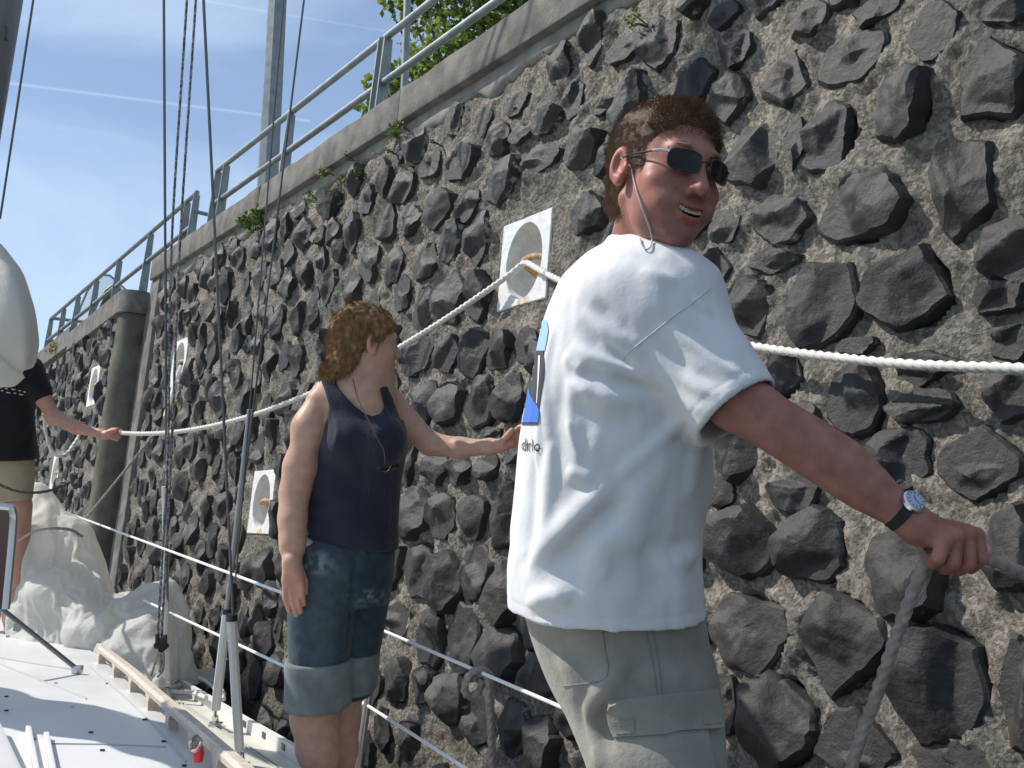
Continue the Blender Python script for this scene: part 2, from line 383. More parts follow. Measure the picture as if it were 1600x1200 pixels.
M_CONC = mat('weathered_concrete', (.13, .122, .11), .92, (.22, .208, .188), 9, 9, bump=.6, bscale=55, bdist=.01, spec=.2)
M_CONCD = mat('mossy_concrete', (.075, .075, .058), .92, (.15, .142, .118), 5, 9, bump=.5, bscale=60, bdist=.008, spec=.2)
M_NICHE = mat('white_niche_paint', (.62, .62, .60), .75, (.76, .76, .74), 30, 6, bump=.35, bscale=120, bdist=.004)
M_RUST = mat('rusty_iron', (.36, .19, .07), .85, (.56, .42, .25), 40, 6, bump=.5, bscale=150, bdist=.003)
M_RUSTSTAIN = mat('rust_stain', (.52, .36, .19), .85, (.72, .68, .60), 28, 7)
MANUAL = [(1256,28,60,58),(1222,122,62,95),(1328,84,108,78),(1453,45,75,100),(1372,5,85,50),(1569,5,80,60),(1550,120,110,140),(1403,165,90,118),(1290,215,84,110),(1236,225,30,90),(1175,240,72,100),(1131,150,55,80),(1125,20,45,40),(1500,288,100,150),(1213,338,80,85),(1344,322,122,120),(1128,353,46,56),(1580,390,120,115),(1553,458,84,60),
(1159,475,82,100),(1200,405,70,44),(1275,475,106,132),(1416,453,128,134),(1216,585,70,90),(1328,622,82,105),(1331,537,56,28),(1438,575,104,60),(1437,632,95,66),(1572,610,85,90),(1575,530,70,60),(1394,712,104,95),(1519,728,120,115),(1147,697,75,100),
(1149,848,98,110),(1261,850,108,112),(1235,772,82,60),(1118,768,48,50),(1407,888,108,150),(1580,862,90,130),(1164,982,122,122),(1306,1005,134,156),(1460,1065,146,180),(1590,1080,75,170),(1209,1130,108,150),(1325,1172,116,120),(1490,1200,140,90),(1128,1100,32,90),
(639,799,45,80),(687,806,40,72),(731,808,38,72),(784,806,42,105),(649,889,42,90),(692,907,42,98),(737,896,49,84),(780,926,42,100),(619,964,38,52),(666,994,46,84),(720,1001,52,112),(774,1020,60,98),(615,1069,34,82),(656,1072,34,68),(701,1091,46,84),(741,1125,38,84),(795,1140,42,84),(836,1054,46,76),(840,1160,46,84),
(911,334,49,68),(754,367,45,90),(844,311,71,42),(701,375,38,75),(680,326,45,58),(726,318,34,52),(638,341,30,50),(660,409,34,64),(701,465,42,84),(746,476,46,74),(660,480,34,68),(735,551,42,82),(775,547,36,68),(817,536,34,60),(694,551,34,64),(744,626,42,82),(793,619,42,82),(697,630,38,76),(660,630,38,68),(645,555,45,64),(761,682,32,34),(756,728,32,48),(709,735,38,48),(676,731,34,50),(797,712,40,30),
(970,73,46,44),(889,154,32,65),(938,163,29,28),(906,230,50,72),(941,245,32,72),(848,187,47,40),(839,248,54,48),(778,280,47,76),(810,205,36,34),(772,216,36,60),(801,163,38,36),(752,187,28,48),(717,254,48,58),(667,257,32,44),(626,289,27,52)]
STONES = []                                                       # s, z, half width, half height
for px, py, w, h in MANUAL:
    s, z, Z = wall_hit(px, py, .03); sl, _, _ = wall_hit(px - w / 2, py, .03); sr, _, _ = wall_hit(px + w / 2, py, .03)
    STONES.append((s, z, abs(sl - sr) / 2 * 1.20, h / 2 * Z / FPX * 1.17))
NICHES = [(3.325, 3.075), (5.86, 2.11), (7.92, 3.20)]             # on the near wall; niche half size .175 x .19
NH = (.172, .188)
def clear_of(s, z, a, b, lst):
    for q in lst:
        if abs(q[0] - s) < .5 and ((q[0] - s) / (q[2] + a - .02)) ** 2 + ((q[1] - z) / (q[3] + b - .02)) ** 2 < 1: return False
    for ns, nz in NICHES:
        if abs(s - ns) < NH[0] + a * 1.12 and abs(z - nz) < NH[1] + b * 1.12: return False
    return True
STONES = [q for q in STONES if not any(abs(q[0] - ns) < NH[0] + q[2] * .98 and abs(q[1] - nz) < NH[1] + q[3] * .98 for ns, nz in NICHES)]
for k in range(18200):
    s = rnd.uniform(S0 + .1, S1 - .38); z = rnd.uniform(ZBOT, ZTOP - .12)
    f = 1.0 if k < 16000 else .7
    a = rnd.uniform(.085, .118) * f; b = rnd.uniform(.10, .145) * f
    if z + b > ZTOP - .02: continue
    if clear_of(s, z, a, b, STONES): STONES.append((s, z, a, b))
FAR = []; _n = NICHES; NICHES_F = [wall_hit(158, 605, .1)[:2], wall_hit(92, 740, .08)[:2]]; NICHES = NICHES_F
for k in range(7000):
    s = rnd.uniform(S1 + .3, SFAR - .2); z = rnd.uniform(.9, 3.70); a, b = rnd.uniform(.075, .105), rnd.uniform(.085, .13)
    if clear_of(s, z, a, b, FAR): FAR.append((s, z, a, b))
NICHES = _n
def stone_geo(s, z, a, b, seg, ring, r, far=0.):
    """one broken basalt head: uneven outline, flat fracture planes, scoops; returns verts, faces, lime attribute"""
    ph = r.uniform(0, 99); nv = r.randint(5, 7); base = r.uniform(0, 6.28)
    # rounded polygon outline
    ang = np.sort([base + 2 * math.pi * (k + r.uniform(-.34, .34)) / nv for k in range(nv)]); rad = [r.uniform(.92, 1.16) for _ in range(nv)]
    th = np.arange(seg) / seg * 2 * math.pi; P = np.stack([np.cos(ang) * rad, np.sin(ang) * rad], 1)
    R = np.full(seg, 9.)
    for k in range(nv):
        p0, p1 = P[k], P[(k + 1) % nv]; e = p1 - p0; nn = np.array([e[1], -e[0]]); nn /= np.linalg.norm(nn); dd = nn @ p0
        if dd < 0: nn, dd = -nn, -dd
        q = np.cos(th) * nn[0] + np.sin(th) * nn[1]; R = np.minimum(R, np.where(q > .05, dd / np.maximum(q, .05), 9.))
    R = R * .88 + .12 * np.minimum(R, 1.0); R = R * (1 + .07 * vnoise(np.stack([np.cos(th) * 5, np.sin(th) * 5, np.full(seg, ph + 7)], 1), 1.0, 4) + .05 * vnoise(np.stack([np.cos(th) * 2.2, np.sin(th) * 2.2, np.full(seg, ph)], 1), 1.0, 3))
    tt = np.linspace(0, 1, ring + 1)[1:]; tt = np.concatenate([tt[:-1] ** .85, [1.0]])
    U = np.concatenate([[0.], (tt[:, None] * R[None] * np.cos(th)[None]).ravel()]); Vv = np.concatenate([[0.], (tt[:, None] * R[None] * np.sin(th)[None]).ravel()]); T = np.concatenate([[0.], np.repeat(tt, seg)])
    hh = np.full(len(U), 9.); top = r.uniform(.040, .070) * (b / .11) ** .5
    g0 = r.uniform(0, 6.28); nf = r.randint(3, 5); cx, cy = r.uniform(-.4, .4), r.uniform(-.4, .4)
    for k in range(nf + 1):
        g = g0 + 6.28 * k / nf + r.uniform(-.5, .5); sl = r.uniform(.40, 1.05) if k else r.uniform(0, .3); off = r.uniform(-.12, .6)
        hh = np.minimum(hh, top * (1.0 + (0 if not k else .12)) - sl * .095 * ((U - cx) * math.cos(g) + (Vv - cy) * math.sin(g) - (off if k else 0)))
    for k in range(r.randint(1, 3)):                               # conchoidal scoops
        g = r.uniform(0, 6.28); rr = r.uniform(.6, 1.2); ro = r.uniform(.7, 1.2); el = r.uniform(.6, 1.6); dd = (U - ro * math.cos(g)) ** 2 * el + (Vv - ro * math.sin(g)) ** 2 / el
        hh = hh - np.maximum(0, 1 - dd / rr ** 2) * r.uniform(.015, .04)
    q3 = np.stack([U * a, Vv * b, np.full(len(U), ph)], 1)
    hh = hh + .005 * fbm(q3, 12, 2, 5) + .004 * (np.abs(vnoise(q3, 24, 9)) - .3) + .003 * np.abs(fbm(q3, 48, 2, 12))
    edge = np.clip((1 - T) / .11, 0, 1); hh = np.where(T >= 1, -.05, np.maximum(.018, hh) * (edge ** .4))
    if ring > 4: 
        k2 = (T < 1) & (T > .9); hh[k2] = np.maximum(hh[k2] * .6, .006)
    v = wp(s + U * a, z + Vv * b, hh + far)
    f = [(0, 1 + k, 1 + (k + 1) % seg) for k in range(seg)]
    q = [(1 + i * seg + k, 1 + (i + 1) * seg + k, 1 + (i + 1) * seg + (k + 1) % seg, 1 + i * seg + (k + 1) % seg) for i in range(ring - 1) for k in range(seg)]
    lime = np.clip((T - .72) * 1.1, 0, .3) + (.12 if r.random() < .12 else 0) + np.clip((z - 3.7) * .4, 0, .12)
    return v, f, q, lime
wall = empty('stone_wall', wp((S0 + S1) / 2, ZBOT)[0], 'long quay wall of black basalt stones in grey mortar with a concrete coping', 'wall')
def vis_size(st):
    P = wp(st[0], st[1])[0]; x, y, Z = project(P)
    if not (-60 < x < 1680 and -60 < y < 1270) or Z < .3: return 0
    fac = abs(WD @ CR - (x - 800) / FPX * (WD @ CF)); return st[2] * st[3] * fac / Z ** 2
order = sorted(STONES, key=vis_size, reverse=True)
NBIG = 300
rest_v, rest_f, rest_l, nb = [], [], [], 0
for k, st in enumerate(order):
    r = random.Random(k * 31 + 5); Z = project(wp(st[0], st[1])[0])[2]
    seg, ring = (44, 12) if k < 110 else ((30, 8) if k < NBIG else (18, 5))
    v, tf, qf, lime = stone_geo(*st, seg, ring, r)
    flip = lambda f: tuple(f[::-1])
    if k < NBIG:
        o = meshobj('stone', v, [flip(x) for x in tf + qf], M_STONE, wall, True, None, 28); at = o.data.attributes.new('lime', 'FLOAT', 'POINT'); at.data.foreach_set('value', lime.astype(f32))
    else:
        rest_v.append(v); rest_f += [tuple(i + nb for i in flip(x)) for x in tf + qf]; rest_l.append(lime); nb += len(v)
o = meshobj('stone_mass', np.concatenate(rest_v), rest_f, M_STONE, wall, True, None, 28); o['kind'] = 'stuff'
at = o.data.attributes.new('lime', 'FLOAT', 'POINT'); at.data.foreach_set('value', np.concatenate(rest_l).astype(f32))
# mortar sheet: crumbly relief, swelling up round the stones
def mortar(name, parent, sa, sb, za, zb, ds, stones, off, holes, amp=1.):
    ns, nz = int((sb - sa) / ds), int((zb - za) / ds); s = np.linspace(sa, sb, ns + 1); z = np.linspace(za, zb, nz + 1)
    S, Zg = np.meshgrid(s, z); S, Zg = S.ravel(), Zg.ravel(); D = np.full(len(S), 9., f32).reshape(nz + 1, ns + 1)
    for q in stones:
        i0, i1 = np.searchsorted(s, [q[0] - q[2] - .06, q[0] + q[2] + .06]); j0, j1 = np.searchsorted(z, [q[1] - q[3] - .06, q[1] + q[3] + .06])
        if i1 <= i0 or j1 <= j0: continue
        e = np.sqrt(((s[None, i0:i1] - q[0]) / q[2]) ** 2 + ((z[j0:j1, None] - q[1]) / q[3]) ** 2) - 1; D[j0:j1, i0:i1] = np.minimum(D[j0:j1, i0:i1], e * min(q[2], q[3]))
    D = D.ravel(); p = np.stack([S, Zg], 1)
    h = .018 * fbm(p, 7, 2, 21) + .014 * np.abs(fbm(p, 19, 2, 33)) + .007 * fbm(p, 52, 2, 40)
    h = h * amp + .024 * np.exp(-(np.maximum(D, 0) / .03) ** 2) * np.clip(.42 + fbm(p, 9, 2, 55), 0, 1.25) - .012 - np.where(D < -.03, .03, 0)
    for hs, hz in holes:                                            # flat round the niches
        e = np.maximum(np.abs(S - hs) - NH[0] + .02, np.abs(Zg - hz) - NH[1] + .02); h = np.where(e < .05, np.clip(h, -.003, .001 + .3 * np.maximum(e, 0)), h)
    v = wp(S, Zg, h + (off(S) if callable(off) else off)); i = np.arange(nz)[:, None] * (ns + 1) + np.arange(ns)[None]; i = i.ravel(); F = np.stack([i, i + ns + 1, i + ns + 2, i + 1], 1)
    cs, cz = S[i] + ds / 2, Zg[i] + ds / 2; keep = np.ones(len(i), bool)
    for hs, hz in holes: keep &= ~((np.abs(cs - hs) < NH[0] - .012) & (np.abs(cz - hz) < NH[1] - .012))
    o = meshobj(name, v, F[keep], M_MORTAR, parent, True)
    wet = np.clip((1.12 + .25 * fbm(p, 2.5, 3, 77) - Zg) / .3, 0, 1) * .9; at = o.data.attributes.new('wet', 'FLOAT', 'POINT'); at.data.foreach_set('value', wet.astype(f32))
    return o
mortar('mortar', wall, S0, 5.2, ZBOT, ZTOP, .0125, STONES, 0, NICHES[:1])
mortar('mortar', wall, 5.2, S1 - .24, ZBOT, ZTOP, .02, STONES, 0, NICHES[1:])
# coping: cast lengths with open joints; a smeared render band below
def slab(mb, s0, s1, z0, z1, h0, h1, bev=.012):
    c = wp((s0 + s1) / 2, (z0 + z1) / 2, (h0 + h1) / 2)[0]; mb.box(c, WD * (s1 - s0) / 2, WUP * (z1 - z0) / 2, WOUT * (h1 - h0) / 2, bev)
def rough(o, amp, freq, seed):
    bm = bmesh.new(); bm.from_mesh(o.data); L_ = [e for e in bm.edges if e.calc_length() > .25]
    for _ in range(4):
        L_ = [e for e in bm.edges if e.calc_length() > .09]
        if not L_: break
        bmesh.ops.subdivide_edges(bm, edges=L_, cuts=1, use_grid_fill=True)
    bmesh.ops.triangulate(bm, faces=[f for f in bm.faces if len(f.verts) > 4])
    co = np.array([v.co for v in bm.verts]); n = np.array([v.normal for v in bm.verts]); d = fbm(co + seed, freq, 3, seed) * amp
    for v, q in zip(bm.verts, co + n * d[:, None]): v.co = q
    bm.to_mesh(o.data); bm.free(); o.data.update()
sj = S0
for k, ln in enumerate([2.0, 2.25, 1.86, 1.95, 2.1, 2.6]):
    e = min(sj + ln, S1 - .02); mb = MB(); slab(mb, sj + .004, e - .004, ZTOP, ZCOP, -.45, .055)
    o = mb.build('coping_block', M_CONC, wall, True, 35); rough(o, .007, 9, k); sj = e
band_v, band_f = [], []
n = 420; s = np.linspace(S0, S1 - .26, n); low = ZTOP - .04 - .075 * np.abs(fbm(np.stack([s, s * 0], 1), 4.1, 4, 8)) - .01
v0 = wp(s, np.full(n, ZTOP + .01), .009); v1 = wp(s, (low + ZTOP) / 2, .009 + .003 * fbm(np.stack([s, s], 1), 8, 2, 3)); v2 = wp(s, low, .008); v3 = wp(s, low - .012, -.02)
F = [(j * n + i, j * n + i + 1, (j + 1) * n + i + 1, (j + 1) * n + i) for j in range(3) for i in range(n - 1)]
meshobj('render_band', np.concatenate([v0, v1, v2, v3]), F, mat('band_cement', (.22, .21, .185), .9, (.32, .305, .275), 12, 8, bump=.4, bscale=70, bdist=.006), wall)
mb = MB(); slab(mb, S1 - .26, S1 - .01, ZBOT, ZTOP, -.3, .03, .01); o = mb.build('corner_pier', M_CONC, wall, True, 35); rough(o, .004, 8, 12)
# far wall section, stepped out towards the boats, rounded concrete corner
far = empty('stone_wall', wp((S1 + SFAR) / 2, ZBOT)[0], 'far stretch of quay wall standing forward behind a rounded mossy concrete corner', 'wall')
rest_v, rest_f, rest_l, nb = [], [], [], 0
for k, st in enumerate(FAR):
    v, tf, qf, lime = stone_geo(*st, 14, 4, random.Random(k + 9000), float(hs_(st[0]))); rest_v.append(v); rest_f += [tuple(i + nb for i in x[::-1]) for x in tf + qf]; rest_l.append(lime); nb += len(v)
o = meshobj('stone_mass', np.concatenate(rest_v), rest_f, M_STONE, far, True, None, 28); o['kind'] = 'stuff'; at = o.data.attributes.new('lime', 'FLOAT', 'POINT'); at.data.foreach_set('value', np.concatenate(rest_l).astype(f32))
mortar('mortar', far, S1 + .18, SFAR, ZBOT, 3.80, .03, FAR, hs_, NICHES_F)
mb = MB(); poly_ = []
for t in np.linspace(0, 1, 9): poly_.append((S1 + .14 * (1 - math.sin(t * math.pi / 2)), STEP + .01 - .14 * (1 - math.cos(t * math.pi / 2)) - .0))
prof = [(S1 + .005, -.3), (S1 + .005, STEP - .13)] + [(S1 + .005 + .14 * (1 - math.cos(t)), STEP - .13 + .14 * math.sin(t)) for t in np.linspace(0, math.pi / 2, 8)] + [(S1 + .21, STEP + .012), (S1 + .21, -.3)]
def extr(mb, prof, z0, z1, grow=0.):
    a = [wp(p[0], z0, p[1])[0] for p in prof]; mb.prism(a, (z1 - z0) * WUP)
extr(mb, prof, ZBOT, 3.75); o = mb.build('corner_post', M_CONCD, far, True, 35)
mb = MB(); profc = [(S1 - .015, -.35), (S1 - .015, STEP - .12)] + [(S1 - .015 + .16 * (1 - math.cos(t)), STEP - .12 + .16 * math.sin(t)) for t in np.linspace(0, math.pi / 2, 8)] + [(11.6, float(hs_(11.6)) + .04), (11.6, -.35)]
extr(mb, profc, 3.754, 3.95); mb.build('coping_block', M_CONC, far, True, 35)
mb = MB(); extr(mb, [(11.605, -.35), (11.605, float(hs_(11.6)) + .04), (SFAR, .04), (SFAR, -.35)], 3.80, 4.02); mb.build('coping_block', M_CONC, far, True, 35)
mb = MB(); slab(mb, SFAR - .1, SFAR + .02, ZBOT, 3.79, -3.0, .0); mb.build('end_face', M_CONC, far)
# mooring niches: white cast block with an oval recess, rusty bar across it
def niche(parent, s, z, off, rope_bar=True):
    n = 48; th = np.arange(n) / n * 2 * math.pi
    for ca in (math.atan2(NH[1], NH[0]),):
        for t_ in (ca, math.pi - ca, math.pi + ca, 2 * math.pi - ca): th[np.argmin(np.abs(th - t_))] = t_
    def ov(rx, rz): return np.stack([rx * np.cos(th), rz * np.sin(th)], 1)
    def rect(hx, hz):
        c, d = np.cos(th), np.sin(th); k = 1 / np.maximum(np.abs(c) / hx, np.abs(d) / hz); return np.stack([c * k, d * k], 1)
    loops = [(rect(NH[0] - .002, NH[1] - .002), -.24), (rect(NH[0], NH[1]), .002), (rect(NH[0] - .004, NH[1] - .004), .006), (ov(.126, .163), .006), (ov(.121, .158), -.003), (ov(.119, .154), -.06)]
    for t in np.linspace(.12, 1, 7): loops.append((ov(.119 * math.cos(t * 1.45), .154 * math.cos(t * 1.45)), -.06 - .12 * math.sin(t * 1.45)))
    v = np.concatenate([wp(s + l[:, 0], z + l[:, 1], h + off) for l, h in loops]); m = len(loops)
    F = [(i * n + k, (i + 1) * n + k, (i + 1) * n + (k + 1) % n, i * n + (k + 1) % n) for i in range(m - 1) for k in range(n)] + [tuple((m - 1) * n + k for k in range(n))]
    fm = []
    for f in F[:]:
        c = v[list(f)].mean(0); q = c - wp(s, z, off)[0]; a, b = q @ WD, q[2]; fm.append(1 if (abs(a + .02) < .028 + .014 * math.sin(b * 60) and b < -.06) else 0)
    o = meshobj('mooring_niche', v, [f[::-1] for f in F], [M_NICHE, M_RUSTSTAIN], parent, True, fm, 35)
    mb = MB(); pts = crv([wp(s - .135, z - .02, off - .06)[0], wp(s - .10, z + .0, off - .015)[0], wp(s - .04, z + .008, off + .0)[0], wp(s + .02, z - .005, off - .01)[0], wp(s + .045, z - .03, off - .10)[0]], 6)
    mb.tube(pts, .0135, 10); mb.build('mooring_bar', M_RUST, o)
    return o
for q in NICHES: niche(wall, *q, 0.)
for q in NICHES_F: niche(far, *q, float(hs_(q[0])))
# ------------------------------------------------------------------ quay top, water
mb = MB(); mb.add([wp(S0, ZCOP - .03, -.40)[0], wp(S1, ZCOP - .03, -.40)[0], wp(S1, ZCOP - .03, -.40)[0] + WN_ * 60, wp(S0, ZCOP - .03, -.40)[0] + WN_ * 60], [(0, 1, 2, 3)])
mb.add([wp(S1, 3.9, -.3)[0], wp(SFAR + 12, 3.9, -.3)[0], wp(SFAR + 12, 3.9, -.3)[0] + WN_ * 60, wp(S1, 3.9, -.3)[0] + WN_ * 60], [(0, 1, 2, 3)])
o = mb.build('quay_ground', mat('quay_ground', (.20, .19, .17), .95, (.3, .28, .25), 3, 8, bump=.4, bscale=30)); o['kind'] = 'structure'
mb = MB(); mb.add([(-600, -600, .0), (600, -600, .0), (600, 600, .0), (-600, 600, .0)], [(0, 1, 2, 3)])
o = mb.build('water', mat('river_water', (.03, .045, .04), .08, None, bump=.35, bscale=1.6, bdist=.08, spec=.5)); o['kind'] = 'structure'
# ------------------------------------------------------------------ people: shared
def _skin(name, c, c2): return mat(name, c, .48, c2, 34, 5, bump=.14, bscale=280, bdist=.002, spec=.28, sss=.12, attr='pigment')
M_SKIN_M = _skin('tanned_skin', (.295, .130, .098), (.40, .185, .142)); M_SKIN_W = _skin('fair_skin', (.45, .27, .195), (.53, .325, .24)); M_SKIN_T = _skin('light_skin', (.42, .235, .17), (.48, .27, .20))
def cloth(name, c, c2=None, scale=30, weave=900, rough=.9, bump=.25, extra=None): return mat(name, c, rough, c2 or c, scale, 6, bump=bump, bscale=weave, bdist=.0015 if weave > 100 else .007, spec=.15, sheen=.15, extra=extra)
M_TEE = cloth('white_cotton', (.65, .65, .66), (.71, .71, .71), 8, weave=19, bump=.30)
M_KHAKI = cloth('khaki_cotton', (.26, .245, .21), (.32, .305, .265), 14, 34, bump=.5)
M_BLACKFRAME = mat('black_metal', (.02, .02, .022), .3, spec=.6); M_LENS = mat('dark_lens', (.004, .004, .004), .12, spec=.25)
M_STEEL = mat('steel', (.62, .63, .65), .28, metal=1.0); M_ROPE = mat('white_rope', (.62, .60, .54), .85, (.74, .72, .66), 60, 5, bump=.3, bscale=300, bdist=.002)
M_ROPEG = mat('grey_rope', (.235, .195, .17), .95, (.36, .31, .275), 60, 5, bump=.4, bscale=300, bdist=.002)
def frame3(fwd, roll_up):
    f = nrm(fwd); u = nrm(np.asarray(roll_up) - f * (np.asarray(roll_up) @ f)); l = np.cross(u, f); return l, f, u
class Head:
    def __init__(s, O, fwd, up, k=1., smile=True):
        s.O = np.asarray(O, float); s.ax = np.array(frame3(fwd, up)); s.k = k; s.smile = smile
    def loc(s, p): return ((p - s.O.astype(f32)) @ s.ax.T.astype(f32)) / f32(s.k)
    def w(s, x, y, z): return s.O + s.k * (x * s.ax[0] + y * s.ax[1] + z * s.ax[2])
    def __call__(s, p):
        q = s.loc(p); far = np.linalg.norm(q - np.array([0, 0, -.01], f32), axis=1) - f32(.20)
        d = far + f32(.06); m = far < .0
        if m.any(): d[m] = s.near(q[m])
        return d * f32(s.k)
    def near(s, q):
        a = q.copy(); a[:, 0] = np.abs(a[:, 0])
        d = ell(q, (0, -.018, .042), (.074, .097, .082))
        d = smin(d, ell(q, (0, .028, -.02), (.0645, .068, .088)), .03)
        d = smin(d, ell(q, (0, .034, -.068), (.054, .056, .05)), .03)
        d = smin(d, ell(q, (0, .074, -.106), (.024, .020, .017)), .028)
        d = smin(d, ell(a, (.043, .060, -.030), (.024, .022, .018)), .022)
        d = smin(d, cap(a, (0, .086, .024), (.036, .078, .024), .013, .011), .018)
        if s.smile: d = smin(d, ell(a, (.037, .070, -.058), (.017, .022, .018)), .016)
        d = smax(d, -ell(a, (.031, .102, .004), (.017, .017, .010)), .014)
        d = smin(d, ell(a, (.031, .079, .003), (.0135, .0125, .0115)), .004)
        d = smin(d, cap(q, (0, .092, .008), (0, .113, -.036), .0075, .0115), .012)
        d = smin(d, ell(a, (.0135, .100, -.040), (.0085, .011, .0085)), .008)
        d = smax(d, -ell(a, (.0075, .108, -.0485), (.0042, .007, .0045)), .003)
        if s.smile:
            up = [(0, .1005, -.0640), (.013, .0975, -.0628), (.0275, .0855, -.0580)]; lo = [(0, .0985, -.0828), (.013, .0955, -.0800), (.0265, .0850, -.0600)]
            d = smin(d, poly(a, up, [.0058, .0052, .0030]), .006); d = smin(d, poly(a, lo, [.0066, .0058, .0030]), .006)
            d = smax(d, -poly(a, [(0, .103, -.0735), (.012, .099, -.0718), (.0235, .089, -.0612)], [.0060, .0052, .0020]), .003)
            d = smax(d, -ell(q, (0, .088, -.0725), (.021, .012, .0062)), .003)
            d = d + f32(.0022) * np.exp(-(poly(a, [(.020, .105, -.034), (.036, .089, -.052), (.039, .08, -.072)], 0.) / f32(.005)) ** 2)
        else:
            d = smin(d, poly(a, [(0, .0995, -.067), (.022, .088, -.070)], [.0055, .003]), .006); d = smin(d, poly(a, [(0, .0975, -.078), (.020, .088, -.0715)], [.006, .003]), .006)
        # ears: rim, bowl, lobe
        e = ell(a, (.0765, -.012, -.004), (.010, .0195, .032), [[.94, .34, 0], [-.34, .94, 0], [0, 0, 1]]); e = smax(e, -ell(a, (.0865, -.006, -.002), (.009, .0115, .021)), .005)
        e = smin(e, ell(a, (.078, -.004, -.030), (.006, .008, .009)), .008)
        e = smin(e, ell(a, (.074, .006, -.010), (.006, .005, .008)), .005)
        return smin(d, e, .006)
def pigment_head(H, v, cols, lip=(1.0, .62, .60), stub=None):
    q = H.loc(v.astype(f32)); a = q.copy(); a[:, 0] = np.abs(a[:, 0])
    if H.smile: dl = np.minimum(poly(a, [(0, .1015, -.0640), (.013, .0985, -.0628), (.0275, .0865, -.0580)], [.0052, .0046, .0020]), poly(a, [(0, .0995, -.0850), (.013, .0965, -.082), (.0265, .086, -.060)], [.0062, .0054, .0020]))
    else: dl = np.minimum(poly(a, [(0, .1005, -.067), (.022, .089, -.070)], [.005, .002]), poly(a, [(0, .0985, -.078), (.020, .089, -.0715)], [.0055, .002]))
    w = np.clip((.0018 - dl) / .003, 0, 1)[:, None]; cols[:] = cols * (1 - w) + w * np.array(lip)
    if H.smile:
        w = (np.clip(-poly(a, [(0, .096, -.0735), (.012, .092, -.0718), (.0235, .083, -.0612)], [.0085, .0070, .0030]) / .002, 0, 1) * (q[:, 1] < .097))[:, None]; cols[:] = cols * (1 - w) + w * np.array([.25, .10, .09])
    w = np.exp(-((a - np.array([.045, .07, -.035])) / np.array([.02, .03, .018])).__pow__(2).sum(1))[:, None] * .5; cols[:] = cols * (1 - w) + w * cols * np.array([1.08, .80, .80])
    w = (np.exp(-((a - np.array([.078, -.01, -.004])) / np.array([.014, .024, .034])).__pow__(2).sum(1)))[:, None] * .7; cols[:] = cols * (1 - w) + w * cols * np.array([1.15, .80, .76])
    w = np.exp(-((q - np.array([0, .113, -.038])) / np.array([.016, .016, .014])).__pow__(2).sum(1))[:, None] * .5; cols[:] = cols * (1 - w) + w * cols * np.array([1.1, .78, .76])
    if stub:
        w = np.exp(-(np.maximum(0, ell(q, (0, .06, -.09), (.055, .055, .036))) / .012) ** 2)[:, None] * stub * (1 - np.clip((.0018 - dl) / .003, 0, 1))[:, None]; cols[:] = cols * (1 - w) + w * cols * np.array([.72, .74, .78])
def strands(name, parent, roots, dirs, lens, wid, m, seg=4, curl=0., grav=.3, seed=0, clump=None, kink=.25):
    """hair strands as thin tapering ribbons (two crossed sides each) growing from roots"""
    R = np.random.RandomState(seed); n = len(roots); P = [roots.copy()]; d = dirs / np.linalg.norm(dirs, axis=1, keepdims=True)
    ph = vnoise(roots, 38, seed + 3) * 6 if clump is None else clump
    a = np.cross(d, np.array([.31, .2, .93])); a /= np.linalg.norm(a, axis=1, keepdims=True)
    for k in range(seg):
        t = (k + 1) / seg
        d = d + np.array([0, 0, -1.]) * grav / seg + kink * .2 * R.randn(n, 3) + curl * (np.cos(ph + t * 5)[:, None] * a + np.sin(ph + t * 5)[:, None] * np.cross(d, a)) / seg
        d /= np.linalg.norm(d, axis=1, keepdims=True); P.append(P[-1] + d * (lens / seg)[:, None])
    vd = nrm(CO - roots.mean(0)); verts = []
    for k, q in enumerate(P):
        dd = (P[min(k + 1, seg)] - P[max(k - 1, 0)]); s = np.cross(dd, vd); s /= np.maximum(np.linalg.norm(s, axis=1, keepdims=True), 1e-9); w = wid * (1 - .85 * (k / seg) ** 1.5); verts += [q - s * w, q + s * w]
    Vv = np.stack(verts, 1).reshape(-1, 3); m2 = 2 * (seg + 1); b = (np.arange(n) * m2)[:, None]
    F = np.concatenate([np.concatenate([b + 2 * k, b + 2 * k + 1, b + 2 * k + 3, b + 2 * k + 2], 1) for k in range(seg)])
    return meshobj(name, Vv, F, m, parent, True)
def hair_mat(name, dark, light):
    def ex(m, t, b, cur):
        b.inputs['Roughness'].default_value = .55; b.inputs['Specular IOR Level'].default_value = .16
    return mat(name, dark, .45, light, 55, 4, ramp=(.3, .7), bump=.5, bscale=220, bdist=.003, extra=ex)
def surf_sample(v, f, n, seed, keep=None):
    a, b, c = v[f[:, 0]], v[f[:, 1]], v[f[:, 2]]; cr_ = np.cross(b - a, c - a); A = np.linalg.norm(cr_, axis=1); R = np.random.RandomState(seed)
    if keep is not None: A = A * keep((a + b + c) / 3)
    i = R.choice(len(f), n, p=A / A.sum()); u = R.rand(n, 2); k = u.sum(1) > 1; u[k] = 1 - u[k]
    p = a[i] + u[:, :1] * (b - a)[i] + u[:, 1:] * (c - a)[i]; return p, cr_[i] / np.linalg.norm(cr_[i], axis=1, keepdims=True)
def px_cap(p, A, B): # A=(px,py,Z,rpx)
    return cap(p, V(*A[:3]), V(*B[:3]), A[3] * A[2] / FPX, B[3] * B[2] / FPX)
def px_chain(pts, k=0.):
    P = [V(*a[:3]) for a in pts]; r = [a[3] * a[2] / FPX for a in pts]
    def f(p):
        d = None
        for i in range(len(P) - 1):
            e = cap(p, P[i], P[i + 1], r[i], r[i + 1]); d = e if d is None else (smin(d, e, k) if k else np.minimum(d, e))
        return d
    return f
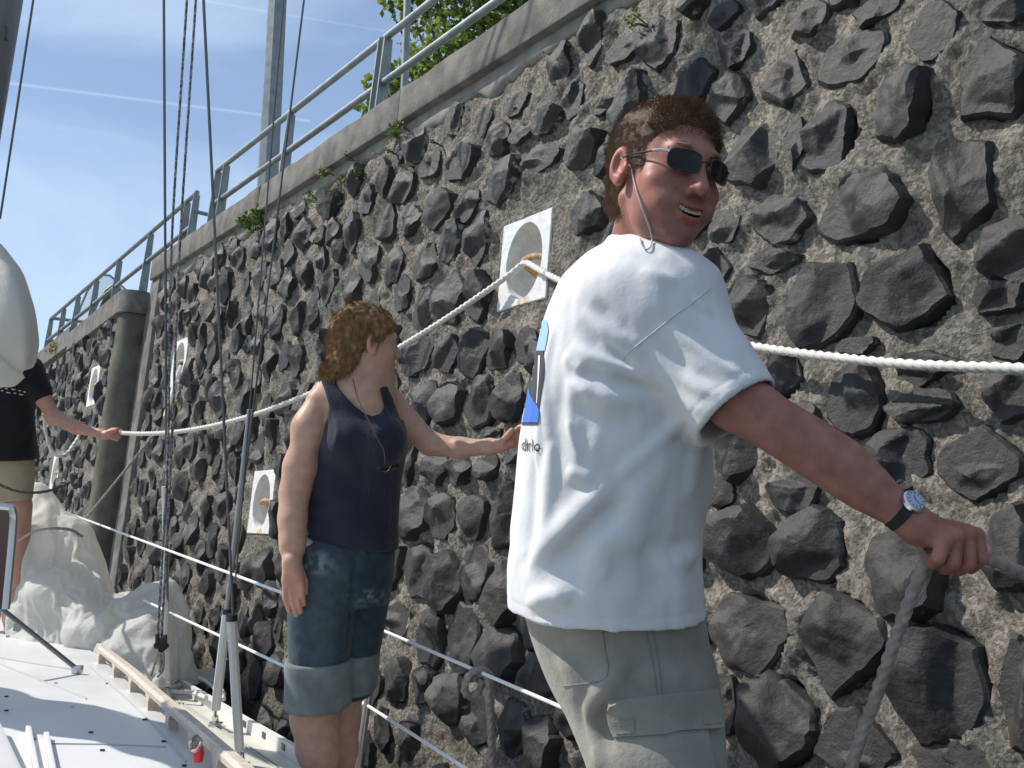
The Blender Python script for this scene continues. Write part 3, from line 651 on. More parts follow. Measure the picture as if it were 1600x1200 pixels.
def patch(name, base, corners, nu, nv, off, m, parent, thick=True):
    """a cloth patch lying on a body: grid between four photo corners, cast on the surface and lifted"""
    tl, tr, br, bl = [np.array(c, float) for c in corners]; u = np.linspace(0, 1, nu); v = np.linspace(0, 1, nv); U, Vv = np.meshgrid(u, v)
    px = (1 - Vv)[..., None] * ((1 - U)[..., None] * tl + U[..., None] * tr) + Vv[..., None] * ((1 - U)[..., None] * bl + U[..., None] * br)
    P = cast(base, px[..., 0].ravel(), px[..., 1].ravel()); ok = ~np.isnan(P[:, 0]); G = np.zeros_like(P); G[ok] = grad(base, P[ok]); up = P + G * off; dn = P - G * .004
    i = (np.arange(nv - 1)[:, None] * nu + np.arange(nu - 1)[None]).ravel(); F = np.stack([i, i + nu, i + nu + 1, i + 1], 1); F = F[ok[F].all(1)]; n = len(P); up[~ok] = 0; dn[~ok] = 0
    Fs = [tuple(x) for x in F]
    if thick:
        from collections import Counter
        c = Counter(); 
        for q in Fs:
            for k in range(4): c[(q[k], q[(k + 1) % 4])] += 1
        for (a, b) in list(c):
            if (b, a) not in c: Fs.append((b, a, a + n, b + n))
    return meshobj(name, np.concatenate([up, dn]), Fs, m, parent, True, None, 50, drop=True)
def seam(mb, base, pts, r, off=0.):
    q = np.array(crv([np.array([x, y, 0.]) for x, y in pts], 8)) if len(pts) > 2 else np.linspace([*pts[0], 0], [*pts[1], 0], 12)
    P = cast(base, q[:, 0], q[:, 1]); P = P[~np.isnan(P[:, 0])]
    if len(P) < 3: return
    G = grad(base, P); mb.tube(list(P + G * off), r, 6)
# ------------------------------------------------------------------ the man pulling the rope
ZM = 1.76
man = empty('person', V(1000, 1700, ZM), 'man in white printed t-shirt and khaki cargo shorts wearing sunglasses, pulling a grey rope', 'person')
man_shirt_rows = [(335, 958, 1058, ZM, .064), (352, 955, 1060, ZM, .068), (378, 945, 1070, ZM, .085), (402, 908, 1084, ZM, .125), (440, 874, 1096, ZM, .165), (510, 848, 1106, ZM, .185), (590, 831, 1110, ZM, .19), (670, 814, 1110, ZM, .185), (740, 807, 1108, ZM, .18), (800, 802, 1097, ZM, .178), (850, 797, 1091, ZM, .178), (905, 792, 1094, ZM, .18), (985, 799, 1104, ZM, .182), (1005, 800, 1104, ZM, .182)]
_t = Loft(man_shirt_rows, 0, 2.25)
_R = V(1068, 512, 1.640); _hem = V(960, 986, ZM - .175); _hemn = nrm(CU * 1.0 + CR * .02)
_sl0, _sl1 = V(1050, 512, 1.635), V(1152, 643, 1.555); _sla = nrm(_sl1 - _sl0)
_ls0, _ls1 = V(1020, 520, 1.97), V(1020, 650, 2.0)
def shirt_base(p):
    d = _t(p)
    d = smin(d, ell(p, V(1030, 470, ZM - .10), (.105, .10, .085)), .05)
    s = smax(cap(p, _sl0, _sl1 + _sla * .05, .088, .0695), ((p - _sl1.astype(f32)) @ _sla.astype(f32)), .006); d = smin(d, s, .040)
    l = cap(p, _ls0, _ls1, .085, .07); d = smin(d, l, .04)
    d = np.maximum(d, -(((p - _hem.astype(f32)) @ _hemn.astype(f32))))
    return d
_nkA, _nkB, _nkC = V(945, 371, ZM), V(990, 363, ZM - .078), V(1052, 424, ZM - .02); _nkn = nrm(np.cross(_nkC - _nkA, _nkB - _nkA)); _nkn = _nkn * np.sign(_nkn @ CU)
FOLDS_M = [
 ([(1072,648),(1040,680),(1013,705),(985,728),(960,752)], .010, .011), ([(965,748),(935,776),(905,805),(880,830),(850,858),(822,890)], .015, .018),
 ([(985,772),(940,812),(898,852),(858,900)], -.013, .022), ([(1020,765),(980,810),(950,850),(920,900)], .010, .04),
 ([(884,735),(905,742),(930,752)], .006, .010), ([(880,755),(910,768),(935,775)], -.003, .012),
 ([(908,482),(940,512),(972,537),(1000,566),(1022,592)], .007, .012), ([(925,470),(960,500),(995,530)], -.004, .014), ([(900,505),(935,538),(975,565),(1000,590)], -.006, .013),
 ([(890,536),(920,555),(955,570),(993,584),(1035,608)], .008, .012), ([(885,560),(915,580),(950,592),(1000,602),(1040,622)], -.006, .013),
 ([(878,552),(895,570),(915,582)], .006, .010), ([(880,590),(915,612),(960,625),(1010,632)], .005, .014), ([(875,625),(905,645),(950,660),(1000,662)], -.004, .018),
 ([(1037,503),(1066,528),(1097,550),(1130,575),(1150,590)], .0035, .008), ([(1050,495),(1085,520),(1120,548),(1160,580)], -.004, .009), ([(1010,530),(1035,560),(1063,590),(1095,610),(1125,618)], .0035, .009), ([(1020,520),(1050,552),(1085,582),(1140,603)], -.004, .009),
 ([(1010,560),(1040,595),(1075,630),(1110,648)], .003, .010),
 ([(866,500),(856,560),(852,620),(856,690)], .006, .010), ([(880,580),(873,640),(872,700),(878,770)], -.006, .013), ([(862,690),(858,750),(852,820),(846,880)], .006, .012), ([(838,690),(832,760),(828,830),(822,900)], -.005, .012), ([(886,640),(890,672),(900,708),(904,728)], .0025, .008), ([(900,600),(910,650),(925,700)], -.004, .013), ([(850,610),(842,680),(838,740)], .005, .009),
 ([(1028,850),(1048,890),(1066,920),(1080,950)], .006, .022), ([(1000,840),(1020,890),(1040,940)], -.005, .022), ([(935,845),(940,880),(940,915)], .004, .013), ([(905,862),(925,845),(950,838),(985,845),(1010,850)], .005, .016), ([(1085,840),(1060,855),(1040,850),(1010,835)], -.007, .018), ([(1092,862),(1070,875),(1050,870)], .007, .014),
 ([(820,945),(845,935),(870,932),(890,945)], .010, .014), ([(830,962),(860,964),(905,968)], -.005, .008), ([(905,900),(930,925),(970,935),(1010,930)], .004, .025), ([(1080,465),(1098,478),(1112,495)], .003, .007), ([(1075,470),(1090,485),(1100,500)], -.003, .006),
 ([(970,395),(1000,400),(1030,412),(1055,430)], -.003, .012), ([(1000,420),(1030,430),(1060,448)], .003, .012), ([(1060,690),(1030,730),(1000,775),(985,815)], .006, .03), ([(1090,690),(1080,740),(1070,790)], .005, .02)]
shirt = Folds(shirt_base, FOLDS_M)
def shirt_sdf(p):
    d = shirt(p)
    d = d - f32(.0013) * vnoise(p, 24, 4) - f32(.0022) * vnoise(p, 10, 8) - f32(.0012) * vnoise(p * np.array([1, 1, .3], f32), 55, 14)
    xx, yy = p @ CR.astype(f32), p @ CU.astype(f32); q2 = np.stack([(xx * .77 + yy * .64) * .32, -xx * .64 + yy * .77, p @ CF.astype(f32)], 1); d = d - f32(.0034) * np.maximum(0, .55 - 2.2 * np.abs(vnoise(q2, 13, 44))) * np.clip(vnoise(p, 6, 45) + .6, 0, 1)
    e = np.abs(((p - _hem.astype(f32)) @ _hemn.astype(f32)) - f32(.020)); d = d + f32(.0010) * np.exp(-(e / f32(.0026)) ** 2)          # hem stitching groove
    e = np.abs(((p - _sl1.astype(f32)) @ _sla.astype(f32)) + f32(.022)); k = cap(p, _sl0, _sl1 + _sla * .1, .11, .11) < 0; d = d + np.where(k, f32(.0009) * np.exp(-(e / f32(.0026)) ** 2), 0)
    d = smax(d, -cap(p, _sl1 - _sla * .030, _sl1 + _sla * .1, .0655, .0675), .003)                                            # open sleeve
    d = smax(d, -ell(p, V(955, 1030, ZM), (.140, .155, .075)), .006)                                                         # open hem
    d = smax(d, ((p - _nkA.astype(f32)) @ _nkn.astype(f32)), .004); d = smax(d, -cap(p, V(1006, 392, ZM), V(1020, 320, ZM - .03), .052, .0555), .004)
    return d
lo, hi = bounds([V(780, 340, 1.5), V(1215, 1000, 1.5), V(780, 340, 2.1), V(1215, 1000, 2.1)], .03)
v, f = sdf_mesh(shirt_sdf, lo, hi, .0042, 4); tee = meshobj('t_shirt', v, f, M_TEE, man, True)
mb = MB(); seam(mb, shirt, [(1112,448),(1096,462),(1075,478),(1055,492),(1030,512),(1005,532),(983,550),(972,562)], .0009, .0); mb.build('shoulder_seam', M_TEE, tee)
# print on the back of the shirt: flat ink laid on the cloth
M_BLUE, M_DKGREY, M_PALEBLUE = cloth('blue_ink', (.06, .17, .58)), cloth('dark_grey_ink', (.045, .05, .055)), cloth('pale_blue_ink', (.30, .48, .82))
def ink(name, rowsL, m, n=26, off=.0011):
    """rows (py, xl, xr)"""
    R = np.array(crv([np.array(r, float) for r in rowsL], 6)); nu = 12; u = np.linspace(0, 1, nu); px = R[:, 1:2] + u[None] * (R[:, 2:3] - R[:, 1:2]); py = np.repeat(R[:, 0:1], nu, 1)
    P = cast(shirt_sdf, px.ravel(), py.ravel()); ok = ~np.isnan(P[:, 0]); P[~ok] = 0; P[ok] += grad(shirt_sdf, P[ok]) * off
    i = (np.arange(len(R) - 1)[:, None] * nu + np.arange(nu - 1)[None]).ravel(); F = np.stack([i, i + nu, i + nu + 1, i + 1], 1); F = F[ok[F].all(1)]
    z = P @ CF; F = F[(z[F].max(1) - z[F].min(1)) < .05]
    lab = np.arange(len(P))
    for _ in range(80):
        mn = lab[F].min(1); new = lab.copy(); np.minimum.at(new, F.ravel(), np.repeat(mn, 4))
        if (new == lab).all(): break
        lab = new
    if len(F): big = np.bincount(lab[F[:, 0]]).argmax(); F = F[lab[F[:, 0]] == big]
    return meshobj(name, P, F, m, tee, True, drop=True)
ink('back_print', [(500, 844, 853), (506, 840, 856), (520, 837, 857), (548, 831, 852)], M_PALEBLUE)
ink('back_print', [(548, 828, 850), (580, 826, 851), (600, 824, 849), (615, 822, 846), (638, 820, 843)], M_DKGREY)
ink('back_print', [(606, 826, 827), (616, 825, 829), (628, 823, 836), (640, 821, 843), (660, 817, 842)], M_BLUE, off=.0018)
ink('back_print', [(660, 816, 841), (664, 815.5, 840)], M_DKGREY)
ink('back_print', [(556, 843, 846), (590, 842, 844), (630, 840, 841)], cloth('white_ink', (.8, .8, .82)), off=.0024)
def letters(txt, px, py, hpx, wscale, m, name, base, shear=0.):
    cu = bpy.data.curves.new(name, 'FONT'); cu.body = txt; cu.resolution_u = 3; ob = bpy.data.objects.new(name, cu); C.objects.link(ob)
    me = bpy.data.meshes.new_from_object(ob.evaluated_get(bpy.context.evaluated_depsgraph_get())); bpy.data.objects.remove(ob); bpy.data.curves.remove(cu)
    co = np.array([q.co for q in me.vertices]); F = [tuple(q.vertices) for q in me.polygons]; bpy.data.meshes.remove(me)
    X = px + co[:, 0] * hpx * wscale; Y = py - co[:, 1] * hpx + (X - px) * shear; P = cast(base, X, Y); ok = ~np.isnan(P[:, 0]); P[~ok] = 0; P[ok] += grad(base, P[ok]) * .0016
    F = [q for q in F if ok[list(q)].all()]; return meshobj(name, P, F, m, tee, False, drop=True)
letters('drlo', 815.5, 703, 27, .66, M_DKGREY, 'back_lettering', shirt_sdf, .10)
# shorts
man_short_rows = [(930, 815, 1098, ZM, .16), (985, 826, 1102, ZM, .165), (1040, 846, 1116, ZM - .01, .165), (1080, 864, 1124, ZM - .03, .15), (1110, 880, 1128, ZM - .06, .125), (1150, 897, 1131, ZM - .10, .105), (1200, 916, 1134, ZM - .12, .10), (1300, 945, 1140, ZM - .12, .10), (1400, 965, 1142, ZM - .12, .10)]
_s1 = Loft(man_short_rows, 0, 2.2)
_s2 = Loft([(930, 815, 1098, ZM + .05, .13), (1040, 850, 1110, ZM + .10, .13), (1120, 905, 1120, ZM + .14, .115), (1200, 935, 1128, ZM + .15, .105), (1400, 960, 1140, ZM + .15, .1)], 0, 2.2)
def shorts_base(p): return smin(_s1(p), _s2(p), .02)
FOLDS_S = [([(960,1058),(935,1088),(918,1118),(926,1160),(938,1210)], .010, .014), ([(985,1030),(955,1060),(930,1090)], .008, .018), ([(905,1090),(915,1140),(930,1190)], -.007, .014), ([(950,1090),(945,1130),(955,1180)], -.005, .014), ([(870,1020),(895,1060),(910,1095)], .006, .018), ([(1040,1150),(1075,1165),(1110,1160)], .004, .02), ([(1000,1040),(1040,1060),(1080,1062)], .004, .022), ([(850,1000),(900,1020),(960,1022)], -.003, .02)]
shorts = Folds(shorts_base, FOLDS_S)
def shorts_sdf(p): return shorts(p) - f32(.0015) * vnoise(p, 14, 5)
lo, hi = bounds([V(800, 920, 1.5), V(1160, 1410, 1.5), V(800, 920, 2.2), V(1160, 1410, 2.2)], .03)
v, f = sdf_mesh(shorts_sdf, lo, hi, .0065, 4); sh = meshobj('cargo_shorts', v, f, M_KHAKI, man, True)
M_KSEAM = cloth('khaki_stitching', (.22, .21, .185))
pk = patch('pocket_bellows', shorts_sdf, [(962,1146),(1098,1132),(1128,1290),(990,1300)], 14, 14, .009, M_KHAKI, sh)
fl = patch('pocket_flap', shorts_sdf, [(950,1094),(1110,1077),(1122,1140),(964,1155)], 16, 8, .014, M_KHAKI, sh)
for q_ in ([(1010,986),(1020,1035),(1028,1088)], [(1020,985),(1029,1034),(1036,1088)], [(941,985),(946,1020),(950,1046),(938,1064),(880,1072)]):
    mb = MB(); seam(mb, shorts_sdf, q_, .0012); mb.build('stitching', M_KSEAM, sh)
for qx, qy in ((978,1136),(1102,1122)):
    patch('flap_patch', shorts_sdf, [(qx-14,qy-12),(qx+12,qy-15),(qx+15,qy+9),(qx-11,qy+12)], 6, 6, .0155, M_KHAKI, sh)
# body
phi, rol, pit = math.radians(27), math.radians(12.5), math.radians(-3)
up_h = nrm(math.cos(rol) * CU + math.sin(rol) * CR); fw0 = math.cos(phi) * -CF + math.sin(phi) * CR; fw_h = nrm(math.cos(pit) * fw0 + math.sin(pit) * np.array([0, 0, 1.]))
HM = Head(V(1092, 262, 1.60) - .094 * 1.01 * fw_h, fw_h, up_h, 1.01)
_neck = [HM.w(0, -.025, -.045), (np.array(HM.w(0, -.045, -.10)) * .6 + V(1006, 400, ZM) * .4), V(1004, 440, ZM)]
_arm = px_chain([(1060, 520, 1.64, 78), (1150, 625, 1.555, 50), (1205, 660, 1.535, 44), (1270, 700, 1.525, 45), (1312, 728, 1.515, 46), (1352, 760, 1.50, 40), (1400, 796, 1.485, 29), (1425, 815, 1.48, 27)])
_larm = px_chain([(1020, 520, 1.98, 62), (1010, 640, 2.0, 44), (1000, 740, 2.02, 40), (1010, 850, 2.02, 30)])
FING = [  # MCP, PIP, DIP, tip (px, py, Z), radii px
 [(1524, 838, 1.505), (1532, 872, 1.492), (1516, 886, 1.520), (1495, 876, 1.535)],
 [(1510, 834, 1.485), (1512, 880, 1.474), (1497, 889, 1.505), (1478, 876, 1.525)],
 [(1492, 838, 1.465), (1488, 879, 1.455), (1476, 887, 1.487), (1461, 874, 1.508)],
 [(1475, 846, 1.452), (1466, 872, 1.443), (1458, 880, 1.470), (1448, 868, 1.488)]]
FR = [(13.5, 12.5, 11.5, 9.5), (14, 13, 12, 9.5), (13.5, 12.5, 11.5, 9.5), (12, 11, 10, 8.5)]
def hand_sdf(p):
    W_ = (1422, 812)
    d = cap(p, V(1418, 808, 1.484), V(1440, 824, 1.478), 27 * 1.48 / FPX, 27 * 1.48 / FPX)
    for (m, a, b, t), r in zip(FING, FR):
        k = 1.48 / FPX
        d = smin(d, cap(p, V(1436, 826, 1.482) , V(*m), 22 * k, r[0] * 1.12 * k), .010)
    for (m, a, b, t), r in zip(FING, FR):
        g = np.minimum(np.minimum(cap(p, V(*m), V(*a), r[0] * k, r[1] * k), cap(p, V(*a), V(*b), r[1] * k, r[2] * k)), cap(p, V(*b), V(*t), r[2] * k, r[3] * k)); d = smin(d, g, .0028)
    th = np.minimum(cap(p, V(1440, 820, 1.50), V(1478, 838, 1.53), 19 * k, 14 * k), cap(p, V(1478, 838, 1.53), V(1512, 862, 1.535), 13.5 * k, 11 * k)); d = smin(d, th, .008)
    for (m, a, b, t), r in zip(FING, FR): d = d - f32(.0016) * np.exp(-(np.linalg.norm(p - (V(*m) + (CU * .5 - CF) * .008).astype(f32), axis=1) / f32(.008)) ** 2)
    return d
_legs = [px_chain([(1020, 1250, 1.72, 95), (1060, 1420, 1.70, 66), (1050, 1480, 1.72, 60), (1030, 1600, 1.75, 56), (1015, 1720, 1.76, 36)]), px_chain([(1040, 1250, 1.95, 85), (1080, 1420, 1.95, 60), (1070, 1480, 1.97, 55), (1050, 1580, 2.0, 50), (1040, 1650, 2.0, 32)])]
def man_body(p):
    d = HM(p)
    n = np.minimum(cap(p, _neck[0], _neck[1], .050, .050), cap(p, _neck[1], _neck[2], .050, .054)); n = smin(n, cap(p, HM.w(-.050, -.02, -.05), V(1030, 425, ZM - .03), .012, .010), .018)
    d = smin(d, n, .016)
    tr = np.maximum(_t(p) + f32(.022), -((p - V(950, 900, ZM).astype(f32)) @ CU.astype(f32))); d = smin(d, tr, .02)
    a = _arm(p); d = smin(d, a, .02); d = smin(d, _larm(p), .02)
    h = cap(p, V(1400, 796, 1.485), V(1500, 860, 1.49), .075, .075); m = h < 0
    if m.any(): d[m] = smin(d[m], hand_sdf(p[m]), .012)
    s = np.maximum(_s1(p) + f32(.02), -100); s = np.maximum(s, -((p - CO.astype(f32)) @ CU.astype(f32) + f32(.70))); d = smin(d, s, .02)
    for L_ in _legs: d = smin(d, L_(p), .02)
    for px, Z in ((1015, 1.76), (1040, 2.0)):
        A = V(px, 1720 if Z < 1.9 else 1650, Z); A[2] = 1.09; d = smin(d, cap(p, A - CR * .04, A + CR * .15 - np.array([0, 0, .01]), .038, .03), .03)
    return d
class Res:  # body meshed fine for head and hand, coarser hidden rest, joined along hidden seams under the shirt
    pass
lo, hi = bounds([V(930, 130, 1.4), V(1180, 430, 1.4), V(930, 130, 1.85), V(1180, 430, 1.85)], .02)
HB = sdf_mesh(man_body, *bounds([V(820, 150, 1.45), V(1560, 1740, 1.45), V(820, 150, 2.15), V(1560, 1740, 2.15)], .1), .0034, 5)
v, f = HB; cols = np.ones((len(v), 3))
pigment_head(HM, v, cols, (.95, .55, .56), .55)
k = np.exp(-(np.minimum(np.linalg.norm(v - V(1480, 850, 1.48), axis=1) - .02, 9).clip(0) / .04) ** 2)[:, None] * .35; cols = cols * (1 - k) + k * cols * np.array([1.12, .82, .80])
mbody = meshobj('body', v, f, M_SKIN_M, man, True); set_attr(mbody, 'pigment', cols)
# teeth
mb = MB()
for i in range(-4, 5):
    if i == 0: continue
    x = (abs(i) - .5) * .0056 * (1 if i > 0 else -1); y = .0945 - 9.0 * x * x; z = -.0688 + 6.0 * x * x; a = -14 * x * 1.3
    c = HM.w(x, y, z); ax = HM.ax; dx = nrm(math.cos(a) * ax[0] + math.sin(a) * ax[1]); dy = np.cross(ax[2], dx)
    mb.box(c, dx * .00265, dy * .002, ax[2] * (.0046 if abs(i) < 3 else .0040), .0009)
mb.build('teeth', mat('teeth_enamel', (.72, .66, .54), .35), mbody)
# hair
M_HAIR_M = hair_mat('brown_hair', (.12, .070, .042), (.27, .17, .105))
def hairline(q):
    """>0 inside the haired scalp (head coordinates)"""
    x, y, z = np.abs(q[:, 0]), q[:, 1], q[:, 2]
    front = .083 - 1.2 * y - 6.0 * x * x + z * .75 - .030                    # brow line recedes at temples
    temple = np.where(z > .03, 1., -(y - (.030 + .35 * np.maximum(z, -.03))))
    side = np.where(z < -.01, -(y + .018) + np.where(z < -.02, -.012, .0), 1.)
    s = np.minimum(np.where(z > .035, z - (.072 - .9 * (.085 - y)), 1.), np.where(z <= .035, .043 - y, 1.)); s = np.minimum(s, side); s = np.minimum(s, z + .085 + .3 * y)
    return np.minimum(s, .05) + .0055 * vnoise(q, 60, 13)
def hair_m(p):
    q = HM.loc(p); d = ell(q, (0, -.018, .042), (.074, .097, .082)); d = smin(d, ell(q, (0, .028, -.02), (.0645, .068, .088)), .03); d = smin(d, ell(q, (0, -.040, -.035), (.058, .060, .060)), .03)
    hl = hairline(q); th = np.clip(hl * .40, -.02, .0035) + np.where(hl > 0, np.clip((q[:, 2] - .03) * .07, 0, .003) * np.clip(hl / .02, 0, 1), 0)
    return d - th - f32(.0018) * vnoise(q * np.array([1, .6, 1], f32), 60, 3) - f32(.0012) * vnoise(q, 130, 6)
v, f = sdf_mesh(hair_m, *bounds([HM.w(x, y, z) for x in (-.1, .1) for y in (-.14, .12) for z in (-.12, .15)], .02), .0032, 4)
hm_ = meshobj('hair', v, f, hair_mat('shaded_brown_hair', (.06, .036, .022), (.12, .075, .046)), mbody, True)  # under-layer coloured darker to stand in for shade between the strands
P, N_ = surf_sample(v, f, 22000, 3); q = HM.loc(P.astype(f32)); flow = np.stack([q[:, 0] * 3 - .25, .25 + q[:, 1] * .5 + np.where(q[:, 2] > .09, .7, -1.0), np.where(q[:, 2] > .09, -.1, -1.0)], 1); fr_ = (q[:, 1] > .03) & (q[:, 2] > .05); flow[fr_] = np.stack([q[fr_, 0] * 2 - .15, .55 + 0 * q[fr_, 0], .35 - 9 * np.maximum(.085 - q[fr_, 2], 0)], 1); flow = flow @ HM.ax
d = N_ * np.where(fr_, .22, .24)[:, None] + flow * .85 + np.random.RandomState(1).randn(len(P), 3) * .13
strands('hair_strands', hm_, P - N_ * .002, d, .007 + .010 * np.random.RandomState(2).rand(len(P)) + np.where(q[:, 2] > .08, .002, 0) + np.where(q[:, 1] > .035, .002, 0), .0005, M_HAIR_M, 3, 0, .2, 5)['kind'] = 'stuff'
for sx in (-1, 1):
    mb = MB(); mb.tube([HM.w(sx * x, y, z) for x, y, z in ((.014, .0945, .020), (.026, .094, .027), (.040, .086, .027), (.050, .074, .021))], [.0028, .0042, .0038, .0015], 8); mb.build('eyebrow', M_HAIR_M, mbody)
# sunglasses with cord
sg = empty('sunglasses', HM.w(0, .1, 0), None, None); sg.parent = man; sg.matrix_parent_inverse = wmat(man).inverted(); 
def reparent(o, par):
    o.parent = par
sg.matrix_parent_inverse = Matrix.Identity(4); sg.location = wmat(man).inverted() @ Vector(HM.w(0, .1, 0))
for sx in (-1, 1):
    n = 28; th = np.arange(n) / n * 2 * math.pi; rx, rz = .0245, .0165; ex = .62
    X = rx * np.sign(np.cos(th)) * np.abs(np.cos(th)) ** ex; Zz = rz * np.sign(np.sin(th)) * np.abs(np.sin(th)) ** ex
    ring = [HM.w(sx * (.0335) + a, .1075 - .16 * abs(sx * .0335 + a) - 4.0 * (sx * .0335 + a) ** 2 + .006, b + .0005) for a, b in zip(X, Zz)]
    c = HM.w(sx * .0335, .1125 - .16 * .0335 - 4 * .0335 ** 2, .0005); mb = MB(); fr = HM.ax[1]
    mb.add([c + fr * .001] + [r for r in ring] + [c - fr * .002] + [r - fr * .002 for r in ring], [(0, 1 + k, 1 + (k + 1) % n) for k in range(n)] + [(n + 1, n + 2 + (k + 1) % n, n + 2 + k) for k in range(n)]); mb.build('lens', M_LENS, sg)
    mb = MB(); mb.tube(ring + ring[:2], .0011, 6); mb.build('rim', M_BLACKFRAME, sg)
    mb = MB(); mb.tube([HM.w(sx * x, y, z) for x, y, z in ((.0575, .094, .009), (.066, .082, .010), (.0735, .05, .010), (.0775, .01, .010), (.0785, -.012, .006), (.076, -.026, -.006))], .0016, 6); mb.build('temple_arm', M_BLACKFRAME, sg)
    if sx < 0: mb = MB(); mb.tube([HM.w(-.0580, .0945, .0095), HM.w(-.0665, .083, .0105), HM.w(-.071, .066, .0105)], .0021, 6); mb.build('hinge', M_STEEL, sg)
mb = MB(); mb.tube(crv([HM.w(-.0095, .1075, .004), HM.w(0, .1105, .0065), HM.w(.0095, .1075, .004)], 5), .0013, 6); mb.build('bridge', M_BLACKFRAME, sg)
M_CORD = mat('cord', (.42, .42, .46), .6)
cpx = np.array(crv([np.array([x, y, 0.]) for x, y in ((986, 262), (988, 275), (991, 288), (997, 310), (1006, 335), (1014, 355), (1018, 372), (1016, 386), (1008, 391), (1002, 384), (1000, 374))], 6)); allm = lambda p: np.minimum(man_body(p), shirt_sdf(p))
CP = cast(allm, cpx[:, 0], cpx[:, 1]); okc = ~np.isnan(CP[:, 0]); CP = CP[okc]; CP = CP - CF * .005
for _ in range(3): CP[1:-1] = (CP[:-2] + CP[1:-1] + CP[2:]) / 3
mb = MB(); mb.tube([HM.w(-.0795, -.010, .008)] + list(CP), .0013, 6); mb.build('cord', M_CORD, sg)
# wristwatch
wa, wb = V(1398, 794, 1.485), V(1424, 814, 1.48); wax = nrm(wb - wa); wc = V(1408, 800, 1.484); up_w = nrm(-CF * .72 + CU * .62 + CR * .25); up_w = nrm(up_w - wax * (up_w @ wax)); side = np.cross(wax, up_w); rw = 28.5 * 1.484 / FPX
ww = empty('wristwatch', wc, None, None); ww.parent = man; ww.location = wmat(man).inverted() @ Vector(wc)
mb = MB(); n = 40; ringp = [wc + rw * (math.cos(t) * up_w + math.sin(t) * side) * 1.0 for t in np.linspace(0, 2 * math.pi, n + 1)]
vv, ff = [], []
for t in np.linspace(0, 2 * math.pi, n + 1):
    r_ = math.cos(t) * up_w + math.sin(t) * side
    for o_, h_ in ((-.0085, 0), (-.0075, .003), (.0075, .003), (.0085, 0)): vv.append(wc + r_ * (rw + h_) + wax * o_)
mb.add(vv, [(i * 4 + k, i * 4 + k + 1, i * 4 + k + 5, i * 4 + k + 4) for i in range(n) for k in range(3)]); mb.build('watch_strap', mat('black_leather', (.015, .014, .014), .6), ww)
def disc(mb, c, nrm_, r0, r1, h, n=28):
    a = nrm(np.cross(nrm_, wax)); b = np.cross(nrm_, a); v = []
    for rr, hh in ((r0, 0), (r0, h * .7), (r1, h)): v += [c + rr * (math.cos(t) * a + math.sin(t) * b) + nrm_ * hh for t in np.arange(n) / n * 2 * math.pi]
    mb.add(v, [(i * n + k, i * n + (k + 1) % n, (i + 1) * n + (k + 1) % n, (i + 1) * n + k) for i in range(2) for k in range(n)] + [tuple(2 * n + k for k in range(n))])
cs = wc + up_w * (rw + .001); mb = MB(); disc(mb, cs, up_w, .0175, .0150, .007); mb.build('watch_case', M_STEEL, ww)
mb = MB(); disc(mb, cs + up_w * .0066, up_w, .0142, .0142, .0010); dl = mb.build('watch_dial', mat('watch_dial', (.42, .50, .66), .3), ww)
mb = MB(); fc = cs + up_w * .0079; a_ = nrm(np.cross(up_w, wax)); b_ = np.cross(up_w, a_)
for k in range(12):
    t = k * math.pi / 6; e = math.cos(t) * a_ + math.sin(t) * b_; mb.box(fc + e * .0115, e * .0014, np.cross(up_w, e) * .0005, up_w * .0003)
mb.box(fc + nrm(a_ + b_) * .003, nrm(a_ + b_) * .004, nrm(a_ - b_) * .0005, up_w * .0003); mb.box(fc - nrm(b_ * 1.0 + a_ * .2) * .004, nrm(b_ + a_ * .2) * .006, nrm(a_ - .2 * b_) * .0004, up_w * .0003); mb.build('watch_hand', M_BLACKFRAME, ww)
# ------------------------------------------------------------------ the woman in the navy top
ZW = 3.15
M_NAVY = cloth('navy_jersey', (.019, .021, .034), (.027, .030, .046), 10, 36, bump=.45)
def _denim(m, t, b, cur):
    N = lambda k: t.nodes.new(k); a = N('ShaderNodeAttribute'); a.attribute_name = 'fade'
    mx = N('ShaderNodeMix'); mx.data_type = 'RGBA'; t.links.new(a.outputs['Fac'], mx.inputs[0]); t.links.new(cur, mx.inputs[6]); mx.inputs[7].default_value = (.22, .27, .29, 1); t.links.new(mx.outputs[2], b.inputs['Base Color'])
M_DENIM = cloth('faded_denim', (.018, .036, .048), (.032, .058, .072), 12, 40, bump=.5, extra=_denim)
M_CUFF = cloth('denim_inside', (.13, .155, .155), (.19, .215, .21), 20, 500)
wom = empty('person', V(505, 1320, ZW), 'woman with short wavy brown hair in navy sleeveless top and rolled-up jeans', 'person')
_wt = Loft([(560, 545, 596, ZW, .050), (580, 540, 600, ZW, .055), (598, 512, 606, ZW, .085), (618, 494, 614, ZW, .105), (645, 497, 622, ZW, .115), (672, 503, 630, ZW, .125), (695, 500, 632, ZW, .13), (725, 492, 627, ZW, .122), (760, 482, 622, ZW, .118), (795, 475, 620, ZW, .118), (830, 470, 619, ZW, .122), (870, 466, 617, ZW, .125), (900, 464, 614, ZW, .12)], math.radians(-18), 2.2)
def w_bust(p):
    d = smin(_wt(p), cap(p, V(510, 610, ZW - .02), V(592, 608, ZW + .02), .041, .037), .05); d = smin(d, ell(p, V(598, 690, ZW - .095), (.062, .07, .066)), .04); return smin(d, ell(p, V(545, 692, ZW - .105), (.058, .055, .062)), .04)
